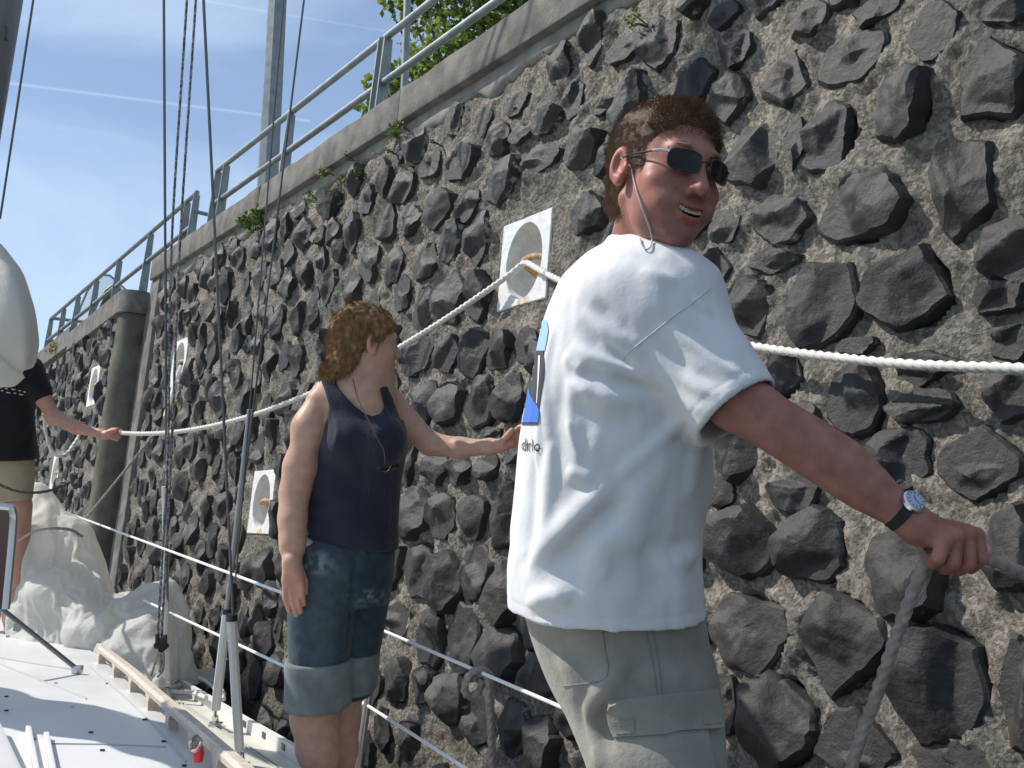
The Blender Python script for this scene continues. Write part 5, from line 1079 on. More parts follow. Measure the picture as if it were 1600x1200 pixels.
# plants rooted in the wall
M_WEED = leafmat('weed_green', (.05, .10, .018), (.11, .17, .03)); M_DRY = leafmat('dry_weed', (.22, .16, .03), (.32, .24, .06))
for px, py, r_, nL, lab, mm in [(398, 346, .085, 170, 'bushy bright green plant growing out of the wall just under the coping', M_WEED), (612, 208, .05, 60, 'leafy weed on the coping edge below the tree', M_WEED), (626, 200, .04, 46, 'small weed right beside the leafy weed below the tree', M_WEED), (510, 268, .045, 60, 'round green tuft on the coping face, largest of its row', M_WEED), (542, 247, .03, 30, 'tiny green tuft high on the coping face', M_WEED), (486, 312, .045, 60, 'green tuft under the coping nearest to the bushy plant', M_WEED), (540, 280, .045, 60, 'green tuft at the joint of coping and stones, upper one of two', M_WEED), (558, 266, .035, 40, 'small dark weed over the joint of coping and stones', M_WEED), (609, 238, .03, 36, 'little weed hanging under the leafy weed', M_WEED), (677, 222, .02, 18, 'tiniest green sprig between the stones under the coping', M_WEED), (995, 30, .035, 50, 'pale green weed among the stones above the man', M_WEED), (88, 545, .10, 50, 'dry yellow weed on the far coping', M_DRY)]:
    s, z, Z = wall_hit(px, py, .06 if px > 100 else hs_(13) + .06); c = wp(s, z, .07 if px > 100 else hs_(13) + .08)[0]; R = np.random.RandomState(int(px))
    pl = empty('wall_plant', c, lab, 'plant', 'weeds growing from the quay wall'); P = c + R.randn(9, 3) * r_ * .4; leaves('leaves', list(P), [r_ * .55] * 9, nL, r_ * .42, int(px) + 1, mm, pl)
    mb = MB()
    for q in P[:3]: mb.tube([c - WOUT * .09 - np.array([0, 0, .01]), (c + q) / 2 - WOUT * .03, q], .003, 5)
    o = mb.build('stem', M_BARK, pl); o['kind'] = 'stuff'
# ------------------------------------------------------------------ ropes
def rope(name, pts, r, m, label, cat, par=None, pitch=.075, n=24, step=.006):
    P = np.array(pts); seg = np.linalg.norm(np.diff(P, axis=0), axis=1); t = np.concatenate([[0], np.cumsum(seg)]); k = max(8, int(t[-1] / step)); u = np.linspace(0, t[-1], k)
    Q = np.stack([np.interp(u, t, P[:, i]) for i in range(3)], 1); mb = MB(); mb.tube(list(Q), r, n, True, 3, pitch * 3, .36)
    o = mb.build(name, m, par, True, 60)
    if label: tag(o, label, cat)
    return o
ring = wp(3.335, 3.055, .030)[0]
def sag(a, b, d, n=30): return [a + (b - a) * t - np.array([0, 0, 4 * d * t * (1 - t)]) for t in np.linspace(0, 1, n)]
hand3 = V(186, 676, ZT - .17)
wpx = lambda px, py, h: wp(*wall_hit(px, py, h)[:2], h)[0]
ropeL = sag(hand3, wpx(803, 424, .035), .20, 40)
mid = V(1160, 538, ((wp(*wall_hit(1160, 538, .09)[:2], .09)[0]) - CO) @ CF); endr = wp(*wall_hit(1600, 576, .10)[:2], .10)[0]; ext = wp(*wall_hit(1700, 584, .10)[:2], .10)[0]; far_r = ext + (ext - endr) * 6
bend = crv([wpx(812, 416, .022), wpx(818, 412, .016), wpx(824, 411, .018), wpx(832, 415, .030)], 4)
ropeR = crv([wpx(842, 421, .045), wpx(870, 436, .07), wpx(905, 452, .08), V(1030, 503, (wp(*wall_hit(1030, 503, .085)[:2], .085)[0] - CO) @ CF), mid, V(1380, 566, (wp(*wall_hit(1380, 566, .095)[:2], .095)[0] - CO) @ CF), endr, ext, far_r], 8)
rope('mooring_rope', ropeL + bend + ropeR, .0135, M_ROPE, 'thick white twisted rope led through the upper wall niche behind the man', 'rope', pitch=.028)
hp = V(1500, 874, 1.497)
pr_ = crv([V(1735, 960, 1.62), V(1640, 915, 1.56), V(1580, 888, 1.525), V(1537, 873, 1.505), hp, V(1465, 868, 1.485), V(1446, 880, 1.48), V(1425, 928, 1.49), V(1395, 1010, 1.51), V(1368, 1090, 1.53), V(1345, 1150, 1.55), V(1328, 1210, 1.57), V(1310, 1290, 1.62)], 8)
rope('hauling_rope', pr_, .0102, M_ROPEG, 'worn grey rope gripped in the man\'s fist', 'rope', pitch=.022)
# line round the far niche and slack lines near the third person
nz = NICHES[2]; c1 = wp(nz[0] - .02, nz[1] - .02, .05)[0]
rp = empty('looped_line', c1, 'white line hanging doubled from the far niche of the near wall', 'rope')
mb = MB(); mb.tube(crv([V(284, 572, 7.9), V(276, 592, 7.85), V(270, 615, 7.75), V(262, 640, 7.6), V(259, 652, 7.55)], 6), .022, 8); mb.build('strand', M_ROPE, rp)
mb = MB(); mb.tube(crv([V(286, 575, 7.9), V(288, 592, 7.86), V(283, 598, 7.8), V(276, 596, 7.8)], 6), .012, 8); mb.build('strand', M_ROPE, rp)
mb = MB(); mb.tube(crv([V(286, 566, 7.93), V(283, 570, 7.9), V(287, 572, 7.9)], 4), .016, 8); mb.build('knot', M_BLACKFRAME, rp)
M_YEL = mat('yellow_tape', (.55, .45, .04), .6)
mb = MB(); mb.tube([V(271, 628, 7.68), V(275, 630, 7.68)], .018, 8); mb.build('yellow_tape', M_YEL, rp)
o = rope('slack_line', crv([V(70, 640, 7.2), V(69, 652, 7.2), V(72, 678, 7.2), V(80, 702, 7.2), V(92, 713, 7.2), V(105, 708, 7.3), V(118, 690, 7.5), V(124, 680, 7.6)], 8), .012, M_ROPE, 'white line hanging in a loose loop beside the third person', 'rope')
mb = MB(); mb.tube([V(69, 648, 7.2), V(69.3, 652, 7.2)], .017, 8); mb.build('yellow_tape', M_YEL, o)
rope('dark_line', crv([V(-20, 748, 5.6), V(20, 766, 5.8), V(50, 770, 6.0), V(80, 766, 6.2), V(108, 754, 6.5)], 8), .009, mat('dark_line_fibre', (.10, .10, .09), .8), 'thin dark line sagging across the khaki shorts', 'rope')
rope('guy_line', [V(130, 815, 8.0), V(250, 668, 7.2)], .010, M_ROPEG, 'thin grey line running diagonally across the concrete corner', 'rope')
mb_ = empty('niche_line', V(152, 605, 10.6), 'bunched line and grey fender cloth tied at the far wall niche', 'rope')
mb = MB(); mb.tube(crv([V(156, 612, 10.6), V(150, 622, 10.5), V(146, 632, 10.4), V(147, 645, 10.4), V(154, 640, 10.4)], 5), .03, 8); mb.build('strand', M_ROPE, mb_)
mb = MB(); mb.tube(crv([V(128, 647, 10.4), V(136, 650, 10.4), V(142, 642, 10.4)], 4), .016, 6); mb.build('strand', M_YEL, mb_)
# ------------------------------------------------------------------ the sailing boat
M_GEL = mat('white_gelcoat', (.62, .625, .62), .38, (.73, .735, .735), 2.2, 9, bump=.12, bscale=220, bdist=.002, spec=.45, ramp=(.30, .55)); M_DECKC = mat('cream_deck', (.58, .56, .49), .55, (.64, .62, .55), 6, 5, bump=.12, bscale=300, bdist=.001)
M_WOOD = mat('bleached_wood', (.48, .40, .33), .6, (.60, .52, .45), 30, 6, bump=.2, bscale=90, bdist=.002, stretch=(1, 1, 6)); M_ALU = mat('aluminium', (.50, .51, .52), .35, metal=.9); M_MASTM = mat('grey_mast', (.16, .16, .17), .4, metal=.4)
M_PVC = mat('white_plastic', (.70, .70, .66), .4); M_WIRE = mat('steel_wire', (.14, .15, .15), .4, metal=.6); M_LIFE = mat('white_coated_wire', (.78, .78, .78), .4)
M_SLEEVE = mat('grey_sleeve', (.36, .38, .38), .5); M_SEAM = mat('panel_seam', (.42, .43, .43), .6); M_SAIL = mat('white_sailcloth', (.82, .815, .77), .6, (.86, .855, .82), 5, 4, bump=.45, bscale=14, bdist=.03)
def _sailtr(m):
    t = m.node_tree; b = t.nodes['Principled BSDF']; tr = t.nodes.new('ShaderNodeBsdfTranslucent'); tr.inputs[0].default_value = (.72, .70, .62, 1); ms = t.nodes.new('ShaderNodeMixShader'); ms.inputs[0].default_value = .5
    t.links.new(b.outputs[0], ms.inputs[1]); t.links.new(tr.outputs[0], ms.inputs[2]); t.links.new(ms.outputs[0], t.nodes['Material Output'].inputs[0])
_sailtr(M_SAIL)
boat = empty('sailing_yacht', V(200, 1150, 4.5), 'white sailing yacht with wooden grab rail, wire shrouds and lifelines lying along the wall', 'boat')
ZD, ZCAB = 1.05, 1.27
g_px = [(150, 992), (200, 1016), (240, 1038), (293, 1067), (375, 1115), (459, 1163), (540, 1213), (640, 1275)]
G = [onz(x, y, ZD + .06) for x, y in g_px]; G = [G[0] + (G[0] - G[1]) * 1.1 + WN_ * -.30, *G, G[-1] + (G[-1] - G[-2]) * 1.2 - WN_ * .05, G[-1] + (G[-1] - G[-2]) * 3.2 - WN_ * .35]
Gc = crv(G, 6); side_in = nrm(np.array([-.82, -.57, 0]))
def lower(p, z): q = np.array(p); q[2] = z; return q
# hull topside + deck sheet
n = len(Gc); mb = MB(); top = [lower(p, ZD) for p in Gc]; bot = [lower(p + side_in * .25, .02) for p in Gc]; mb.add(top + bot, [(i, i + 1, n + i + 1, n + i) for i in range(n - 1)]); mb.build('hull', M_GEL, boat)
mb = MB(); inn = [lower(p + side_in * 2.9, ZD + .02) for p in Gc]; mb.add(top + inn, [(i, i + 1, n + i + 1, n + i) for i in range(n - 1)]); mb.build('deck', M_DECKC, boat)
mb = MB(); mb.add(inn + [lower(p + side_in * 2.7, .02) for p in Gc], [(i, i + 1, n + i + 1, n + i) for i in range(n - 1)]); mb.build('hull', M_GEL, boat)
# toe rail: low perforated rail
mb = MB()
for i in range(n - 1):
    a, b = Gc[i], Gc[i + 1]; d = (b - a) / 2; s_ = nrm(np.cross([0, 0, 1.], d)); mb.box(lower((a + b) / 2, ZD + .030), d * 1.01, s_ * .011, np.array([0, 0, .029]))
mb.build('toe_rail', M_LIFE, boat, True, 35)
for px, py in ((399, 1131), (429, 1149), (459, 1167), (489, 1186)):
    c = onz(px, py, ZD + .03) + side_in * .0; j = min(range(n - 1), key=lambda k: np.linalg.norm(lower(Gc[k], 0) - lower(c, 0))); d = nrm(Gc[j + 1] - Gc[j]); s_ = nrm(np.cross([0, 0, 1.], d)); c2 = lower(Gc[j] + d * ((c - Gc[j]) @ d), ZD + .034); mb = MB(); mb.box(c2, d * .022, s_ * .014, np.array([0, 0, .013])); mb.build('drain_slot', M_BLACKFRAME, boat, False)
for off in (.09, .105, .24):
    mb = MB(); mb.tube([lower(p + side_in * off, ZD + .004 + .0) for p in Gc[4:]], .0035, 5); mb.build('deck_seam', M_SEAM, boat)
# cabin top
e_px = [(-140, 868), (-30, 905), (55, 942), (105, 984), (160, 1026), (215, 1070), (300, 1130), (370, 1182), (450, 1243), (620, 1370)]
E = crv([onz(x, y, ZCAB) for x, y in e_px], 5); n = len(E)
rings = [[lower(p - side_in * .10, ZD + .0) for p in E], [lower(p - side_in * .035, ZCAB - .05) for p in E], [lower(p - side_in * .012, ZCAB - .016) for p in E], [lower(p + side_in * .02, ZCAB - .002) for p in E], [lower(p + side_in * .25, ZCAB + .012) for p in E], [lower(p + side_in * .8, ZCAB + .035) for p in E], [lower(p + side_in * 1.6, ZCAB + .02) for p in E], [lower(p + side_in * 1.9, ZD) for p in E]]
mb = MB(); mb.add([p for r in rings for p in r], [(j * n + i, (j + 1) * n + i, (j + 1) * n + i + 1, j * n + i + 1) for j in range(len(rings) - 1) for i in range(n - 1)] + [tuple(j * n for j in range(len(rings)))]); mb.build('cabin_top', M_GEL, boat, True, 50)
def ct(px, py, dz=.0):
    p = onz(px, py, ZCAB + .02); 
    for _ in range(3):
        dist = min(((lower(p, 0) - lower(e, 0)) @ side_in) for e in sorted(E, key=lambda e: np.linalg.norm(lower(e, 0) - lower(p, 0)))[:1]); z = ZCAB + np.interp(dist, [0, .02, .25, .8, 1.6], [-.01, -.002, .012, .035, .02]); p = onz(px, py, z + dz)
    return p
def strip(name, pts, w, h, m):
    P = [ct(*q, h) for q in pts]; mb = MB(); mb.tube(P, w, 6); return mb.build(name, m, boat)
strip('panel_seam', [(0, 1038), (60, 1062), (100, 1078), (135, 1092)], .004, .002, M_SEAM); strip('panel_seam', [(0, 1028), (70, 1040), (115, 1046)], .004, .002, M_SEAM); strip('panel_seam', [(140, 1043), (190, 1086), (240, 1133), (290, 1190)], .004, .002, M_SEAM); strip('panel_seam', [(80, 1162), (160, 1163), (260, 1167)], .003, .002, M_SEAM)
for q in ((87, 1067), (168, 1068), (113, 1104), (142, 1144), (226, 1124), (256, 1158), (160, 1172), (10, 1088), (10, 1110), (288, 1196), (52, 1155)):
    mb = MB(); p = ct(*q, .003); mb.box(p, CR * .007, np.array([0, .004, 0]), np.array([0, 0, .003]), .001); mb.build('deck_screw', M_ALU if q[0] % 2 else M_BLACKFRAME, boat)
# wooden grab rail with cut-outs
gr_px = [(158, 1036), (182, 1057), (208, 1080), (236, 1108), (268, 1139), (304, 1173), (344, 1212), (390, 1258)]
B0 = [ct(*q) for q in gr_px]; hr = .070; mb = MB(); Gt = crv([p + np.array([0, 0, hr]) for p in B0], 8)
sec = []
for i, p in enumerate(Gt):
    t = nrm(Gt[min(i + 1, len(Gt) - 1)] - Gt[max(i - 1, 0)]); s_ = nrm(np.cross([0, 0, 1.], t)); sec.append([p + s_ * a + np.array([0, 0, b]) for a, b in ((-.018, -.014), (-.022, .005), (-.013, .017), (.013, .017), (.022, .005), (.018, -.014))])
k = 6; m_ = len(sec); mb.add([q for s_ in sec for q in s_], [(i * k + j, i * k + (j + 1) % k, (i + 1) * k + (j + 1) % k, (i + 1) * k + j) for i in range(m_ - 1) for j in range(k)] + [tuple(range(k)), tuple((m_ - 1) * k + j for j in range(k))])
gro = mb.build('grab_rail', M_WOOD, boat, True, 40)
for i, p in enumerate(B0):
    t = nrm(B0[min(i + 1, len(B0) - 1)] - B0[max(i - 1, 0)]); s_ = nrm(np.cross([0, 0, 1.], t)); mb = MB(); lv = []
    for zf, lw in ((-.01, .052), (.012, .030), (.036, .027), (.056, .048), (.066, .075)): lv.append([p + t * lw * a + s_ * .0175 * b + np.array([0, 0, zf]) for a, b in ((-1, -1), (1, -1), (1, 1), (-1, 1))])
    mb.add([q for l in lv for q in l], [(4 * a + j, 4 * a + (j + 1) % 4, 4 * a + 4 + (j + 1) % 4, 4 * a + 4 + j) for a in range(len(lv) - 1) for j in range(4)]); mb.build('rail_foot', M_WOOD, gro, True, 50)
c = ct(310, 1178, .06); mb = MB(); mb.tube([c + np.array([0, 0, .022]), c + np.array([0, 0, .0]), c - np.array([0, 0, .022])], [.012, .017, .013], 12); tag(mb.build('red_cap', mat('red_plastic', (.55, .02, .03), .4)), 'small red plug hanging on a grey loop at the grab rail', 'plug')
mb = MB(); mb.tube(crv([ct(305, 1150, .09), ct(298, 1160, .10), ct(300, 1172, .08), ct(308, 1172, .09), ct(314, 1160, .10), ct(308, 1150, .09)], 5), .005, 6); tag(mb.build('cord_loop', M_ROPEG), 'grey cord loop tied round the grab rail above the red plug', 'cord')
# deck fittings
mb = MB(); p = ct(26, 996); mb.box(p + np.array([0, 0, .008]), CR * .05, np.array([0, .03, 0]), np.array([0, 0, .006]), .003); mb.box(p + np.array([0, 0, .045]), CR * .022, np.array([0, .014, 0]), np.array([0, 0, .04]), .006); mb.build('deck_cleat', M_GALV, boat)
mb = MB(); p1 = ct(121, 1046, .02); p0_ = V(-30, 925, 4.6); mb.tube([p0_, p1], .011, 8); mb.build('strut', M_MASTM, boat); mb = MB(); mb.box(p1, CR * .022, np.array([0, .018, 0]), np.array([0, 0, .018]), .004); mb.build('strut_foot', M_ALU, boat)
# hatch standing open, companionway edge
hp_ = [(-60, 792, 3.6), (14, 794, 3.6), (21, 804, 3.6), (8, 950, 3.55), (-60, 960, 3.55)]
ht = empty('open_hatch', V(0, 930, 3.6), None, None); ht.parent = boat; ht.location = wmat(boat).inverted() @ Vector(V(0, 930, 3.6))
mb = MB(); mb.prism([V(*q) for q in hp_], CF * .03); mb.build('hatch_pane', mat('smoked_pane', (.055, .022, .022), .12, spec=.6), ht, False)
mb = MB(); mb.tube(crv([V(-60, 791, 3.59), V(8, 792, 3.59), V(20, 800, 3.59), V(20, 830, 3.59), V(9, 952, 3.54)], 6), .014, 8); mb.build('hatch_frame', M_ALU, ht)
mb = MB(); q0 = onz(0, 1116, ZCAB + .09); q1 = onz(48, 1215, ZCAB + .09); d = q1 - q0; 
lefty = -nrm(np.cross([0, 0, 1.], d)); mb.box((q0 + q1) / 2 + lefty * .24 + d * .3 - np.array([0, 0, .04]), d * .8, lefty * .235, np.array([0, 0, .045]), .018); mb.build('sliding_hatch', M_GEL, boat, True, 40)
for a, b in (((72, 1150), (84, 1215)), ((44, 1140), (58, 1215))):
    mb = MB(); A_, B2 = ct(*a, .01), ct(*b, .01); mb.box((A_ + B2) / 2, (B2 - A_) / 2, nrm(np.cross([0, 0, 1.], B2 - A_)) * .008, np.array([0, 0, .014]), .003); mb.build('hatch_runner', M_GEL, boat, True, 40)
# shrouds and stays, covers and turnbuckles
def line3(a, b, r, m, name, par=boat, lob=0):
    mb = MB(); mb.tube(list(np.linspace(a, b, 40 if lob else 6)), r, 8, True, lob, .06, .3); return mb.build(name, m, par)
def ext_up(a, b, k): return b + (b - a) * k
def shroud(px, lower_px, Zl, Zu, r, up_px, cover=None, cr_=.018):
    a = V(*lower_px, Zl); b = V(*up_px, Zu); o = line3(a, ext_up(a, b, 1.3), r, M_WIRE, 'shroud')
    return o, a, b
zb = lambda px, py: (onz(px, py, ZD + .02) - CO) @ CF
Z_A, Z_B, Z_C = zb(263, 1085), zb(336, 1135), zb(376, 1188)
sA_, a, b = shroud(0, (262, 1070), Z_A, Z_A - .3, .0070, (256, 0)); line3(V(262, 1072, Z_A - .02), V(257, 760, Z_A - .05), .016, M_PVC, 'shroud_cover', sA_)
sB_, a2, b2 = shroud(0, (336, 1120), Z_B, Z_B - .35, .0045, (475, 0)); line3(V(337, 1108, Z_B), V(355, 956, Z_B - .04), .022, M_PVC, 'shroud_cover', sB_); line3(V(354, 955, Z_B - .05), V(390, 640, Z_B - .12), .0105, M_SLEEVE, 'shroud_sleeve', sB_)
sC_, a3, b3 = shroud(0, (375, 1185), Z_C, Z_C - .3, .0055, (318, 0)); line3(V(374, 1172, Z_C), V(362, 966, Z_C - .05), .0195, M_PVC, 'shroud_cover', sC_)
for (px, py, Zz, par) in ((262, 1072, Z_A, sA_), (336, 1108, Z_B, sB_), (375, 1172, Z_C, sC_)):
    p = V(px, py, Zz); mb = MB(); ft = onz(px + 1, py + 24, ZD + .01); mb.tube([p, p + (ft - p) * .45], .010, 8); mb.build('turnbuckle', M_STEEL, par); mb = MB(); mb.box(p + (ft - p) * .65, CR * .016, nrm(ft - p) * .03, CF * .010, .005); mb.build('toggle', M_STEEL, par); mb = MB(); mb.box(ft, CR * .032, CF * .02, np.array([0, 0, .008]), .003); mb.build('chain_plate', M_STEEL, par)
for px, py, Zz, par in ((355, 955, Z_B - .04, sB_), (362, 965, Z_C - .05, sC_)): mb = MB(); p = V(px, py, Zz); mb.tube([p - CU * .012, p + CU * .012], .0235, 10); mb.build('rubber_cap', M_BLACKFRAME, par)
line3(V(368, 905, Z_C + .1), ext_up(V(368, 905, Z_C + .1), V(443, 0, Z_C - .1), 1.2), .0035, M_WIRE, 'stay_wire'); line3(V(0, 342, 4.4), ext_up(V(0, 342, 4.4), V(52, 0, 4.3), 1.5), .005, M_WIRE, 'stay_wire')
for pts in ([(246, 1000, 5.4), (262, 700, 5.35), (268, 385, 5.3), (292, 0, 5.2)], [(252, 1005, 5.42), (268, 700, 5.36), (281, 385, 5.31), (306, 0, 5.22)]):
    P = [V(*q) for q in pts]; P.append(ext_up(P[-2], P[-1], 1.5)); C_ = crv(P, 60); mb = MB(); mb.tube(C_, .0075, 8, True, 3, .12, .35); mb.build('halyard', mat('flecked_halyard', (.09, .095, .10), .8, (.30, .31, .32), 60, 2, ramp=(.45, .55)), boat)
blk = V(250, 1018, 5.4)
for dx, dy in ((-4, -6), (3, 0), (8, -4)):
    p = V(250 + dx, 1014 + dy, 5.38); mb = MB(); mb.tube([p - CF * .012, p + CF * .012], .017, 14); mb.box(p + CU * .03, CR * .008, CU * .03, CF * .014, .003); mb.build('pulley_block', M_BLACKFRAME, boat)
for pts in ([(247, 1020), (241, 1040), (236, 1056)], [(256, 1020), (255, 1045), (246, 1058)], [(251, 1022), (252, 1038), (249, 1050)]): mb = MB(); mb.tube(crv([V(*q, 5.36) for q in pts], 5), .006, 6); mb.build('line_tail', M_ROPEG, boat)
# lifelines and stanchion
ZS = 3.42
st = empty('stanchion', V(590, 985, ZS), None, None); st.parent = boat; st.location = wmat(boat).inverted() @ Vector(V(590, 985, ZS))
ft = V(551, 1262, ZS - .05); ft[2] = ZD + .02
mb = MB(); mb.tube([V(591, 978, ZS), ft], .0125, 12); mb.build('tube', M_ALU, st); mb = MB(); mb.box(ft, CR * .04, CF * .04, np.array([0, 0, .012]), .006); mb.build('foot', M_STEEL, st)
line3(V(591, 982, ZS), V(40, 777, 8.4), .0065, M_LIFE, 'lifeline'); line3(V(591, 982, ZS), V(1010, 1162, 2.42), .0055, M_LIFE, 'lifeline')
line3(V(572, 1101, ZS - .02), V(225, 938, 5.9), .0065, M_LIFE, 'lifeline'); line3(V(572, 1101, ZS - .02), V(860, 1285, 2.55), .0055, M_LIFE, 'lifeline')
# grey coil of rope hung over the upper lifeline
Zc = 2.98; cr2 = empty('hung_rope', V(755, 1050, Zc), 'grey rope looped over the lifeline with its ends hanging down', 'rope')
rope('loop', crv([V(768, 1062, Zc + .03), V(760, 1050, Zc - .01), V(745, 1047, Zc - .03), V(731, 1058, Zc - .03), V(726, 1078, Zc - .02), V(734, 1088, Zc), V(748, 1080, Zc + .01), V(754, 1064, Zc + .02)], 8), .012, M_ROPEG, None, None, cr2, .024)
rope('hanging_end', crv([V(756, 1048, Zc - .02), V(766, 1056, Zc), V(767, 1085, Zc), V(768, 1130, Zc), V(771, 1190, Zc), V(772, 1260, Zc)], 8), .0105, M_ROPEG, None, None, cr2, .024)
rope('hanging_end', crv([V(750, 1050, Zc - .03), V(762, 1060, Zc - .025), V(763, 1090, Zc - .025), V(766, 1140, Zc - .025), V(768, 1215, Zc - .025)], 8), .0105, M_ROPEG, None, None, cr2, .024)
# rope heap on the side deck
hp2 = empty('rope_heap', onz(300, 1075, ZD), 'tangle of pale flecked rope lying along the toe rail behind the shrouds', 'rope')
for pts in ([(222, 1060), (250, 1066), (275, 1062), (292, 1055), (312, 1060), (332, 1072)], [(225, 1068), (258, 1074), (285, 1070), (300, 1058), (318, 1062), (340, 1080), (350, 1092)], [(268, 1070), (278, 1060), (286, 1050), (294, 1044)], [(266, 1066), (284, 1058), (300, 1052), (318, 1054), (334, 1066), (346, 1078), (350, 1086), (344, 1094)], [(232, 1072), (262, 1080), (300, 1082), (322, 1090)]):
    R = np.random.RandomState(len(pts) * 7 + pts[0][0]); rope('strand', crv([onz(x, y, ZD + .03 + .05 * R.rand()) for x, y in pts], 8), .012, M_ROPE, None, None, hp2, .03)
rope('deck_rope', crv([onz(x, y, ZCAB + .03) for x, y in ((-10, 944), (20, 950), (50, 956), (80, 970), (105, 998))], 8), .012, M_ROPE, 'flecked rope laid along the forward edge of the cabin top', 'rope')
# mast at the very edge, furled mainsail on the boom (just out of the frame, it shades the cabin top)
mb = MB(); mb.tube([V(-66, 420, 4.6), V(4, -10, 4.5), V(190, -1300, 4.3)], [.085, .085, .085], 20); mst = mb.build('mast', M_MASTM, boat)
mb = MB(); mb.box(V(10, 52, 4.41), CR * .006, CU * .03, CF * .01, .002); mb.build('mast_cleat', M_BLACKFRAME, mst)
# ------------------------------------------------------------------ sails: lowered sail heaped on the foredeck, sail hanging at the left edge
def ridged(p, f, seed, o=3):
    r, a = 0, 1.
    for k in range(o): r = r + a * (1 - 2 * np.abs(vnoise(p, f * 2.1 ** k, seed + k))); a *= .5
    return r
BL = [((60, 800, 6.75), (22, 50), .10), ((92, 842, 6.6), (56, 36), .2), ((48, 850, 6.5), (32, 46), .18), ((85, 882, 6.5), (56, 34), .2), ((128, 880, 6.5), (24, 38), .13), ((120, 940, 6.55), (60, 50), .12), ((180, 975, 6.25), (52, 46), .16), ((185, 1015, 6.15), (44, 40), .18), ((232, 960, 6.1), (34, 44), .2), ((228, 1015, 5.98), (38, 42), .2), ((262, 930, 6.1), (14, 24), .08), ((92, 925, 6.2), (48, 36), .24), ((148, 985, 5.95), (44, 32), .24), ((205, 1012, 5.75), (42, 30), .24), ((242, 1020, 5.7), (28, 28), .2)]
BLw = [(V(*c), np.array([rx * c[2] / FPX, ry * c[2] / FPX, dz])) for c, (rx, ry), dz in BL]; BAX = np.array([CR, CU, CF])
def heap(p):
    w = p + f32(.06) * np.stack([vnoise(p, 5, 1), vnoise(p, 5, 2), vnoise(p, 5, 3)], 1); d = None
    for c, r in BLw: e = ell(w, c, r, BAX); d = e if d is None else smin(d, e, .035)
    m = np.abs(d) < .12; q = p[m] + f32(.08) * np.stack([vnoise(p[m], 4, 11), vnoise(p[m], 4, 12), vnoise(p[m], 4, 13)], 1); q = q * np.array([1.15, 1, .7], f32)
    d[m] -= f32(.030) * ridged(q, 3.6, 31, 2) + f32(.010) * ridged(q, 8.5, 41, 1)
    return np.maximum(d, -(p[:, 2] - f32(ZD + .005)))
def core(p):
    d = None
    for c, r in BLw: e = ell(p, c, r * .86, BAX); d = e if d is None else smin(d, e, .03)
    return d
def drape(collider_sdf, lo, hi, corners, nx, ny, grow, frames, z0):
    """let a sheet of cloth fall and crumple over a core, in a scratch scene; returns its vertices and quads"""
    sim = bpy.data.scenes.new('sim'); v, f = sdf_mesh(collider_sdf, lo, hi, .035, 3, newton=1)
    def mk(nm, v, f):
        me = bpy.data.meshes.new(nm); me.from_pydata([tuple(map(float, q)) for q in v], [], [tuple(map(int, q)) for q in f]); me.update(); o = bpy.data.objects.new(nm, me); sim.collection.objects.link(o); return o
    col = mk('c', v, f); col.modifiers.new('c', 'COLLISION'); col.collision.thickness_outer = .012; col.collision.cloth_friction = 12
    gz = ZD + .01; flo = mk('g', [(-9, -2, gz), (4, -2, gz), (4, 14, gz), (-9, 14, gz)], [(0, 1, 2, 3)]); flo.modifiers.new('c', 'COLLISION'); flo.collision.thickness_outer = .01; flo.collision.cloth_friction = 12
    p00, p10, p11, p01 = [np.asarray(q, float) for q in corners]; R = np.random.RandomState(3); V_ = []
    for j in range(ny):
        for i in range(nx):
            u, w = i / (nx - 1), j / (ny - 1); q = (1 - w) * ((1 - u) * p00 + u * p10) + w * ((1 - u) * p01 + u * p11); q[2] = z0(u, w) + .02 * math.sin(u * 23 + 3 * math.sin(w * 9)) + .02 * math.sin(w * 17 + 2 * math.cos(u * 11)); V_.append(q)
    F = [(j * nx + i, j * nx + i + 1, (j + 1) * nx + i + 1, (j + 1) * nx + i) for j in range(ny - 1) for i in range(nx - 1)]
    cl_ = mk('s', V_, F); m = cl_.modifiers.new('c', 'CLOTH'); s = m.settings; s.quality = 5; s.mass = .16; s.tension_stiffness = 18; s.compression_stiffness = 18; s.bending_stiffness = .06; s.shrink_min = -grow; s.air_damping = 1.5
    m.collision_settings.use_self_collision = True; m.collision_settings.self_distance_min = .012; m.collision_settings.distance_min = .012; m.point_cache.frame_start = 1; m.point_cache.frame_end = frames + 2
    for fr in range(1, frames + 1): sim.frame_set(fr)
    dg = sim.view_layers[0].depsgraph; me = cl_.evaluated_get(dg).to_mesh(); co = np.array([q.co for q in me.vertices])
    for o in (cl_, col, flo): me_ = o.data; bpy.data.objects.remove(o); bpy.data.meshes.remove(me_)
    bpy.data.scenes.remove(sim); return co, F
hc = V(62, 830, 6.7), V(250, 1000, 6.0); axh = nrm(np.array([*(hc[1] - hc[0])[:2], 0])); cxh = np.array([axh[1], -axh[0], 0]); cxh = cxh * np.sign(cxh @ -CF)
mid_ = (hc[0] + hc[1]) / 2
cs_ = [lower(mid_ + axh * a_ + cxh * b_, 2.) for a_, b_ in ((-.95, -.50), (.95, -.50), (.9, .95), (-.9, 1.05))]
co, F = drape(core, *bounds([c + s_ * r.max() * 1.1 for c, r in BLw for s_ in (np.ones(3), -np.ones(3))], .1), cs_, 92, 84, .34, 36, lambda u, w: ZD + 1.12 - .55 * u + .0 * w)
o = meshobj('lowered_sail', co, F, M_SAIL, None, True); md = o.modifiers.new('smooth cloth', 'SUBSURF'); md.levels = 1; md.render_levels = 1; lowered = tag(o, 'crumpled white sail heaped on the foredeck in front of the corner', 'sail')
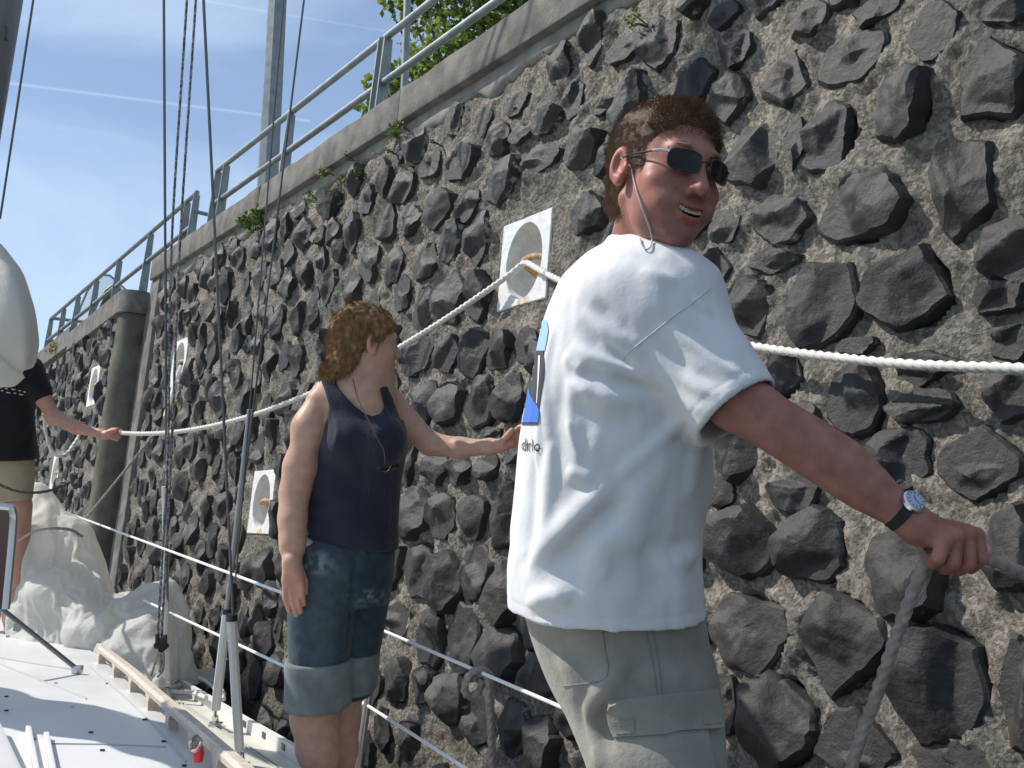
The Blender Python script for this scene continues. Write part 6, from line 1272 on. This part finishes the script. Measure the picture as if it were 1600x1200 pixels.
# hanging sail: bulging cloth with a lit fold and a second flap under it
def sheet(name, rows, thick, m, label=None, cat=None, par=None):
    R = np.array([crv([np.array(V(*q)) for q in r], 7) for r in rows]); R = np.array([crv(list(R[:, k]), 5) for k in range(R.shape[1])]).transpose(1, 0, 2); a, b, _ = R.shape
    v = R.reshape(-1, 3) + .004 * np.stack([fbm(R.reshape(-1, 3), 6, 3, k) for k in range(3)], 1); i = (np.arange(a - 1)[:, None] * b + np.arange(b - 1)[None]).ravel(); F = np.stack([i, i + b, i + b + 1, i + 1], 1)
    o = meshobj(name, v, F, m, par, True); md = o.modifiers.new('cloth thickness', 'SOLIDIFY'); md.thickness = thick
    if label: tag(o, label, cat)
    return o
hs = sheet('raised_sail', [[(-90, 300, 4.9), (-50, 330, 4.6), (-10, 372, 4.5), (4, 384, 4.55), (10, 392, 4.7)], [(-100, 400, 4.9), (-50, 415, 4.5), (5, 425, 4.35), (30, 424, 4.45), (38, 430, 4.7)], [(-100, 470, 4.9), (-50, 480, 4.45), (15, 480, 4.3), (47, 480, 4.4), (56, 486, 4.7)], [(-100, 530, 4.9), (-50, 530, 4.45), (20, 535, 4.3), (52, 530, 4.38), (62, 534, 4.7)], [(-100, 540, 4.8), (-50, 552, 4.5), (20, 578, 4.36), (48, 576, 4.42), (57, 566, 4.7)]], .004, M_SAIL, 'grey white sail bulging in from the left edge above the black shirt', 'sail')
sheet('lower_flap', [[(-90, 500, 4.44), (-40, 512, 4.42), (0, 530, 4.40), (30, 556, 4.40), (44, 574, 4.40)], [(-90, 540, 4.36), (-40, 552, 4.34), (-2, 566, 4.34), (22, 576, 4.36), (36, 582, 4.38)], [(-90, 600, 4.36), (-40, 604, 4.34), (0, 604, 4.33), (24, 603, 4.35), (40, 590, 4.39)]], .004, M_SAIL, None, None, hs)

mb = MB(); mb.tube(crv([V(28, 846, 6.2), V(50, 832, 6.14), (V(80, 826, 6.1)), V(110, 828, 6.2), V(128, 838, 6.35)], 5), .009, 6); tag(mb.build('sail_tie', M_ROPEG), 'thin line tied across the heaped white sail', 'rope')
# boom with the flaked mainsail, above and to the left of the picture; it shades the cabin top
A0, A1 = ct(-60, 1092), ct(330, 1188); k = 1.75
bA, bB = A0 + SUN * k, A1 + SUN * k; bd = nrm(bB - bA); bA = bA - bd * .9; bB = bB + bd * .15
mb = MB(); mb.tube([bA, bB], .055, 12); mb.build('boom', M_ALU, boat)
def flake(p):
    q = p - bA.astype(f32); t = q @ bd.astype(f32); LL = np.linalg.norm(bB - bA); c = bA + np.array([0, 0, .13])
    r = f32(.235) - f32(.022) * t + f32(.035) * np.sin(t * 5.2 + 1) + f32(.02) * np.sin(t * 13); dd = q - t[:, None] * bd.astype(f32) - np.array([0, 0, .13], f32)
    return np.maximum(np.linalg.norm(dd * np.array([1.15, 1.15, .85], f32), axis=1) - r, np.maximum(-t, t - f32(LL))) - f32(.012) * ridged(p, 7, 5, 2)
v, f = sdf_mesh(flake, *bounds([bA, bB, bA + np.array([0, 0, .3]), bB + np.array([0, 0, .3])], .25), .02, 3, newton=1)
meshobj('furled_mainsail', v, f, M_SAIL, boat)
